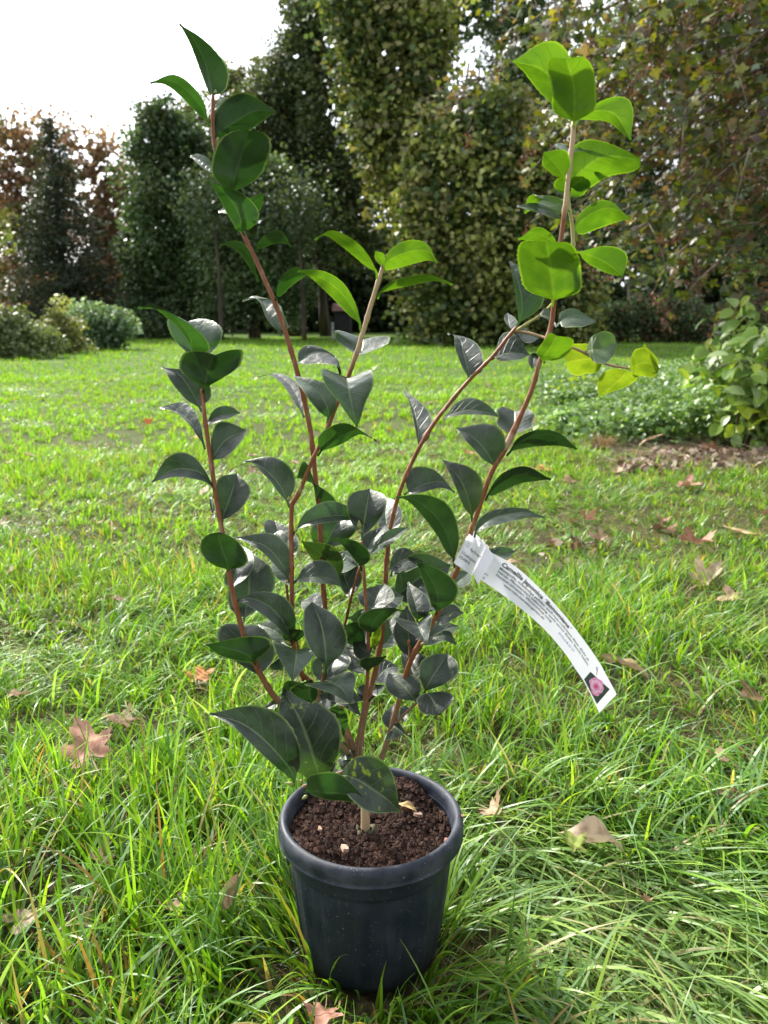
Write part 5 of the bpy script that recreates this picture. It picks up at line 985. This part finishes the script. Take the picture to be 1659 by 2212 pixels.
# buds
k = N("camellia_bud"); tc = k.n("TexCoord"); n1 = k.noise(200, 3, tc.outputs["Object"])
M_BUD = k.done(k.n("BsdfPrincipled", {"Base Color": k.mix(n1.outputs[0], rgb(.16, .20, .04), rgb(.32, .34, .09)), "Roughness": .45}).outputs[0])
for (cr, x, y, dx, dy, r, stn, dd) in [('6', 655, 755, 0, -18, 4.2, 's2', 0), ('6', 725, 1090, 8, -16, 3.4, 's2', 0), ('7', 322, 640, -4, -40, 4.5, 's6', 0), ('7', 320, 690, 4, -16, 4.5, 's6', 0), ('8', 985, 522, 0, -14, 4.2, 's9', 0), ('8', 985, 480, -2, -22, 3.6, 's9', 0),
        ('8', 745, 1432, -32, -8, 5, 's14', -.01), ('8', 785, 1432, 10, -16, 5.4, 's14', -.01), ('8', 850, 1520, -16, 10, 4.4, 's14', -.01), ('8', 715, 290, -28, -18, 4.6, 's15', -.005), ('3', 625, 492, 6, -10, 2.6, 's4', 0), ('3', 1075, 60, 18, -8, 3.6, 's4', 0), ('2', 828, 480, 0, -14, 3, 's2', 0), ('1', 748, 985, 0, -16, 3.2, 's1', 0), ('1', 812, 745, 0, -16, 3, 's1', 0), ('7', 985, 1905, 22, -10, 3.6, 's5', -.01)]:
    x0, y0 = cv(cr, (x, y)); d = np.array([dx, dy])/CR[cr][2]; ln = max(6, np.hypot(*d)*1.0+r); d = d/np.hypot(*d)
    j = int(np.argmin(np.where([q[0] == stn for q in stems_flat], np.hypot(sx[:, 0]-x0, sx[:, 1]-y0), 1e9))); dp = stems_flat[j][2][2]-.004+dd
    ts = np.linspace(0, 1, 8); pts = [w3(x0+d[0]*ln*t*1.5, y0+d[1]*ln*t*1.5, dp) for t in ts]; rad = [r*SC*q for q in (.45, .8, 1, .98, .85, .62, .35, .05)]
    V, Fc = tube(pts, rad, 10, wob=.08); mk("bud", V, Fc, M_BUD, stem_ob[stn], corg)
print("LEAVES", nleaf)
# ------------------------------------------------------------------ paper label
k = N("label_paper"); n1 = k.noise(35, 3); c = k.mix(n1.outputs[0], rgb(.84, .84, .89), rgb(.89, .89, .93))
pp = k.n("BsdfPrincipled", {"Base Color": c, "Roughness": .55, "Specular IOR Level": .35}); tr = k.n("BsdfTranslucent", {0: rgb(.8, .8, .85)})
M_PAPER = k.done(k.n("MixShader", {0: .36, 1: pp.outputs[0], 2: tr.outputs[0]}).outputs[0])
def flat(name, c, rough=.6):
    k = N(name); return k.done(k.n("BsdfPrincipled", {"Base Color": rgb(*c), "Roughness": rough}).outputs[0])
M_INK = flat("black_ink", (.02, .02, .035)); M_BLUE = flat("blue_ink", (.06, .11, .42)); M_GREY = flat("grey_ink", (.3, .3, .36))
up_ = np.array([cv('t', p) for p in [(360, 235), (430, 290), (545, 350), (700, 465), (890, 650), (1060, 840), (1200, 1020), (1340, 1220), (1440, 1400), (1500, 1512)]])
lo_ = np.array([cv('t', p) for p in [(265, 480), (325, 520), (500, 640), (640, 745), (800, 880), (930, 1010), (1060, 1170), (1140, 1290), (1228, 1425), (1348, 1672)]])
UPc = crom(up_, 201); LOc = crom(lo_, 201)
_T = np.gradient(UPc, axis=0); _T /= np.linalg.norm(_T, axis=1)[:, None]; _J = []
for _i in range(201):       # pair the two edges square to the strip, except at its slanting ends
    _j = int(np.argmin(np.abs((LOc-UPc[_i])@_T[_i])+np.where(np.abs(np.arange(201)-_i) > 60, 1e3, 0))); _w = min(1, _i/14, (200-_i)/22); _J.append(_j*_w+_i*(1-_w))
_J = np.maximum.accumulate(np.convolve(np.r_[[_J[0]]*6, _J, [_J[-1]]*6], np.ones(13)/13, 'valid')); _J[0] = 0; _J[-1] = 200
LOc = np.stack([np.interp(_J, np.arange(201), LOc[:, 0]), np.interp(_J, np.arange(201), LOc[:, 1])], 1)
def rib(u, v, lift=0.0):
    """point on the hanging strip: u along (0..1), v across (0 upper edge, 1 lower edge)"""
    f = np.clip(u, 0, 1)*200; i = min(int(f), 199); a = UPc[i]+(UPc[i+1]-UPc[i])*(f-i); b = LOc[i]+(LOc[i+1]-LOc[i])*(f-i); p = a+(b-a)*v
    # the strip stands out to the viewer at the far end and leans back along its upper edge
    dy = -.028 - .05*math.sin(u*1.5) + (.5-v)*.014 + .010*math.sin(u*math.pi) - lift
    return w3(p[0], p[1], dy)
lorg = rib(0, .5); lab = empty("plant_label", lorg, "long white paper care label looped round the right stem and hanging down to the right", "plant label")
def grid(fn, nu, nv, th=0):
    V = [fn(i/nu, j/nv) for i in range(nu+1) for j in range(nv+1)]; Fc = [(i*(nv+1)+j, i*(nv+1)+j+1, (i+1)*(nv+1)+j+1, (i+1)*(nv+1)+j) for i in range(nu) for j in range(nv)]; return V, Fc
V, Fc = grid(lambda u, v: rib(u, v), 80, 6); mk("strip", V, Fc, M_PAPER, lab, lorg)
def quadpatch(c4, dfn):
    TL, TR, BR, BL = [np.array(cv('t', p)) for p in c4]
    def fn(u, v, lift=0.0):
        p = (TL*(1-u)+TR*u)*(1-v)+(BL*(1-u)+BR*u)*v; return w3(p[0], p[1], dfn(u, v)-lift)
    return fn
front = quadpatch([(208, 108), (372, 240), (240, 477), (80, 368)], lambda u, v: -.024-.012*math.sin(math.pi*u)-.006*u)
V, Fc = grid(front, 20, 6); mk("loop", V, Fc, M_PAPER, lab, lorg)
back = quadpatch([(208, 108), (385, 235), (372, 330), (235, 150)], lambda u, v: -.020+.030*math.sin(math.pi*u)**.8)
backb = quadpatch([(255, 98), (385, 225), (400, 330), (215, 190)], lambda u, v: .004+.012*math.sin(math.pi*u)-.028*u*u)
V, Fc = grid(backb, 14, 4); mk("loop", V, Fc, M_PAPER, lab, lorg)
tail = quadpatch([(372, 215), (432, 322), (292, 557), (250, 468)], lambda u, v: -.034-.006*u-.004*v)
V, Fc = grid(tail, 8, 6); mk("tail", V, Fc, M_PAPER, lab, lorg)
BFONT = None
def text(body, fn, u0, v0, u1, hv, mat, align='L', bold=0.0, lift=.0006, name="printed_text"):
    """text laid on the surface fn(u,v): starts at (u0,v0), runs to u1, cap height hv (in v)"""
    cu = bpy.data.curves.new("txt", 'FONT'); cu.body = body; cu.size = 1.0; cu.offset = bold; cu.resolution_u = 3
    ob = bpy.data.objects.new("txt", cu); COL.objects.link(ob); bpy.context.view_layer.update()
    me = bpy.data.meshes.new_from_object(ob.evaluated_get(bpy.context.evaluated_depsgraph_get()))
    n = len(me.vertices); co = np.empty(n*3); me.vertices.foreach_get("co", co); co = co.reshape(-1, 3); fs = [tuple(p.vertices) for p in me.polygons]
    bpy.data.objects.remove(ob); bpy.data.curves.remove(cu); bpy.data.meshes.remove(me)
    x0, x1 = co[:, 0].min(), co[:, 0].max(); su = (u1-u0)/(x1-x0)
    V = [fn(u0+(c[0]-x0)*su, v0+hv*(1-c[1]/.73), lift) for c in co]
    return V, fs
def put(items, mat, name="printed_text", label=None):
    V, fs = join(items); o = mk(name, V, fs, mat, lab, lorg, smooth=False)
    if label: o["label"] = label
put([text("Camellia japonica ´Bonomiana´", rib, .115, .09, .60, .145, M_INK, bold=.03)], M_INK, label="bold black title on the strip")
put([text("Mittelgroße, vollständige gefüllte, weiß-rosa-rotfarbene Blüte. Blüht ab", rib, .115, .285, .78, .085, M_INK, bold=.01),
     text("Februar. Pflanzstandort halbschattig, leicht saurer Boden, feucht halten,", rib, .115, .405, .80, .085, M_INK, bold=.01),
     text("Staunässe vermeiden. Winterschutz nötig.", rib, .115, .525, .51, .085, M_INK, bold=.01)], M_INK, label="three small lines of care text on the strip")
put([text("www.mein-kameliengarten.de", rib, .19, .66, .47, .085, M_INK, bold=.008)], M_INK)
put([text("0172-618 27 77", rib, .575, .60, .70, .088, M_BLUE, bold=.008)], M_BLUE)
put([text("Plant Passport", front, .40, .30, 1.0-.05, .10, M_INK, bold=.006), text("A Camellia japonica", front, .12, .53, .86, .10, M_INK, bold=.006), text("B DE-HE000142", front, .10, .68, .66, .10, M_INK, bold=.006)], M_INK, label="small passport text on the loop")
put([text("01", rib, .055, .70, .075, .08, M_INK), text("DE", rib, .05, .85, .07, .08, M_INK)], M_INK)
# little emblem on the loop: ring under a bar
cir = []; fs = []
for i in range(16):
    a = 2*math.pi*i/16
    for r in (.055, .075): cir.append(front(.22+r*math.cos(a)*.8, .30+r*math.sin(a), .0006))
for i in range(16): fs.append((2*i, 2*((i+1) % 16), 2*((i+1) % 16)+1, 2*i+1))
o_ = len(cir); cir += [front(.12, .17, .0006), front(.33, .17, .0006), front(.33, .19, .0006), front(.12, .19, .0006)]; fs.append((o_, o_+1, o_+2, o_+3))
mk("emblem", cir, fs, M_GREY, lab, lorg, smooth=False)
# printed picture of a pink flower
def pic(u, v, lift=.0006):
    c4 = [(1272, 1316), (1440, 1468), (1328, 1598), (1216, 1382)]; TL, TR, BR, BL = [np.array(cv('t', p)) for p in c4]
    p = (TL*(1-u)+TR*u)*(1-v)+(BL*(1-u)+BR*u)*v; 
    best = min(range(0, 201, 2), key=lambda i: abs(np.dot(p-(UPc[i]+LOc[i])/2, (UPc[min(i+1, 200)]-UPc[max(i-1, 0)])))+(0 if i > 120 else 1e6)); U = best/200
    a = UPc[best]; b = LOc[best]; vv = np.dot(p-a, b-a)/np.dot(b-a, b-a)
    dy = -.028 - .05*math.sin(U*1.5) + (.5-vv)*.014 + .010*math.sin(U*math.pi) - lift
    return w3(p[0], p[1], dy)
k = N("picture_greenery"); n1 = k.noise(220, 4); M_PG = k.done(k.n("BsdfPrincipled", {"Base Color": k.mix(k.mr(n1.outputs[0], .4, .65), rgb(.008, .025, .018), rgb(.05, .12, .06)), "Roughness": .5}).outputs[0])
V, Fc = grid(lambda u, v: pic(u, v, .0008), 8, 8); pic_o = mk("flower_picture", V, Fc, M_PG, lab, lorg); pic_o["label"] = "small printed picture of a pink double flower"
fl1 = flat("flower_pink", (.85, .32, .50)); fl2 = flat("flower_light_pink", (.92, .58, .70)); fl3 = flat("flower_deep_pink", (.75, .10, .22))
for mt, rr, cnt, off, seed in ((fl1, .34, 9, 0, .0012), (fl2, .25, 8, .3, .0016), (fl1, .17, 6, .1, .0020), (fl3, .09, 5, .5, .0024)):
    V = []; Fc = []
    for j in range(cnt):
        a0 = 2*math.pi*j/cnt+off; o_ = len(V); a0 += random.uniform(-.25, .25); cx_, cy_ = .53+.55*rr*random.uniform(.8, 1.15)*math.cos(a0), .46+.95*rr*random.uniform(.8, 1.15)*math.sin(a0)
        for i in range(10):
            a = 2*math.pi*i/10; V.append(pic(cx_+rr*.5*math.cos(a), cy_+rr*.55*math.sin(a), seed+.00003*j))
        Fc.append(tuple(range(o_, o_+10)))
    mk("petals", V, Fc, mt, pic_o, lorg, smooth=False)
tw = [cv('t', p) for p in [(1326, 1345), (1330, 1310), (1320, 1272)]]; tw2 = [cv('t', p) for p in [(1330, 1312), (1337, 1272)]]
def strip2(pts, w_=.5):
    V = []; Fc = []
    for x, y in pts: V += [w3(x-w_, y, -.0865), w3(x+w_, y, -.0865)]
    return V, [(2*i, 2*i+1, 2*i+3, 2*i+2) for i in range(len(pts)-1)]
V, Fc = join([strip2(tw, .7), strip2(tw2)]); mk("printed_twig", V, Fc, M_INK, lab, lorg, smooth=False)
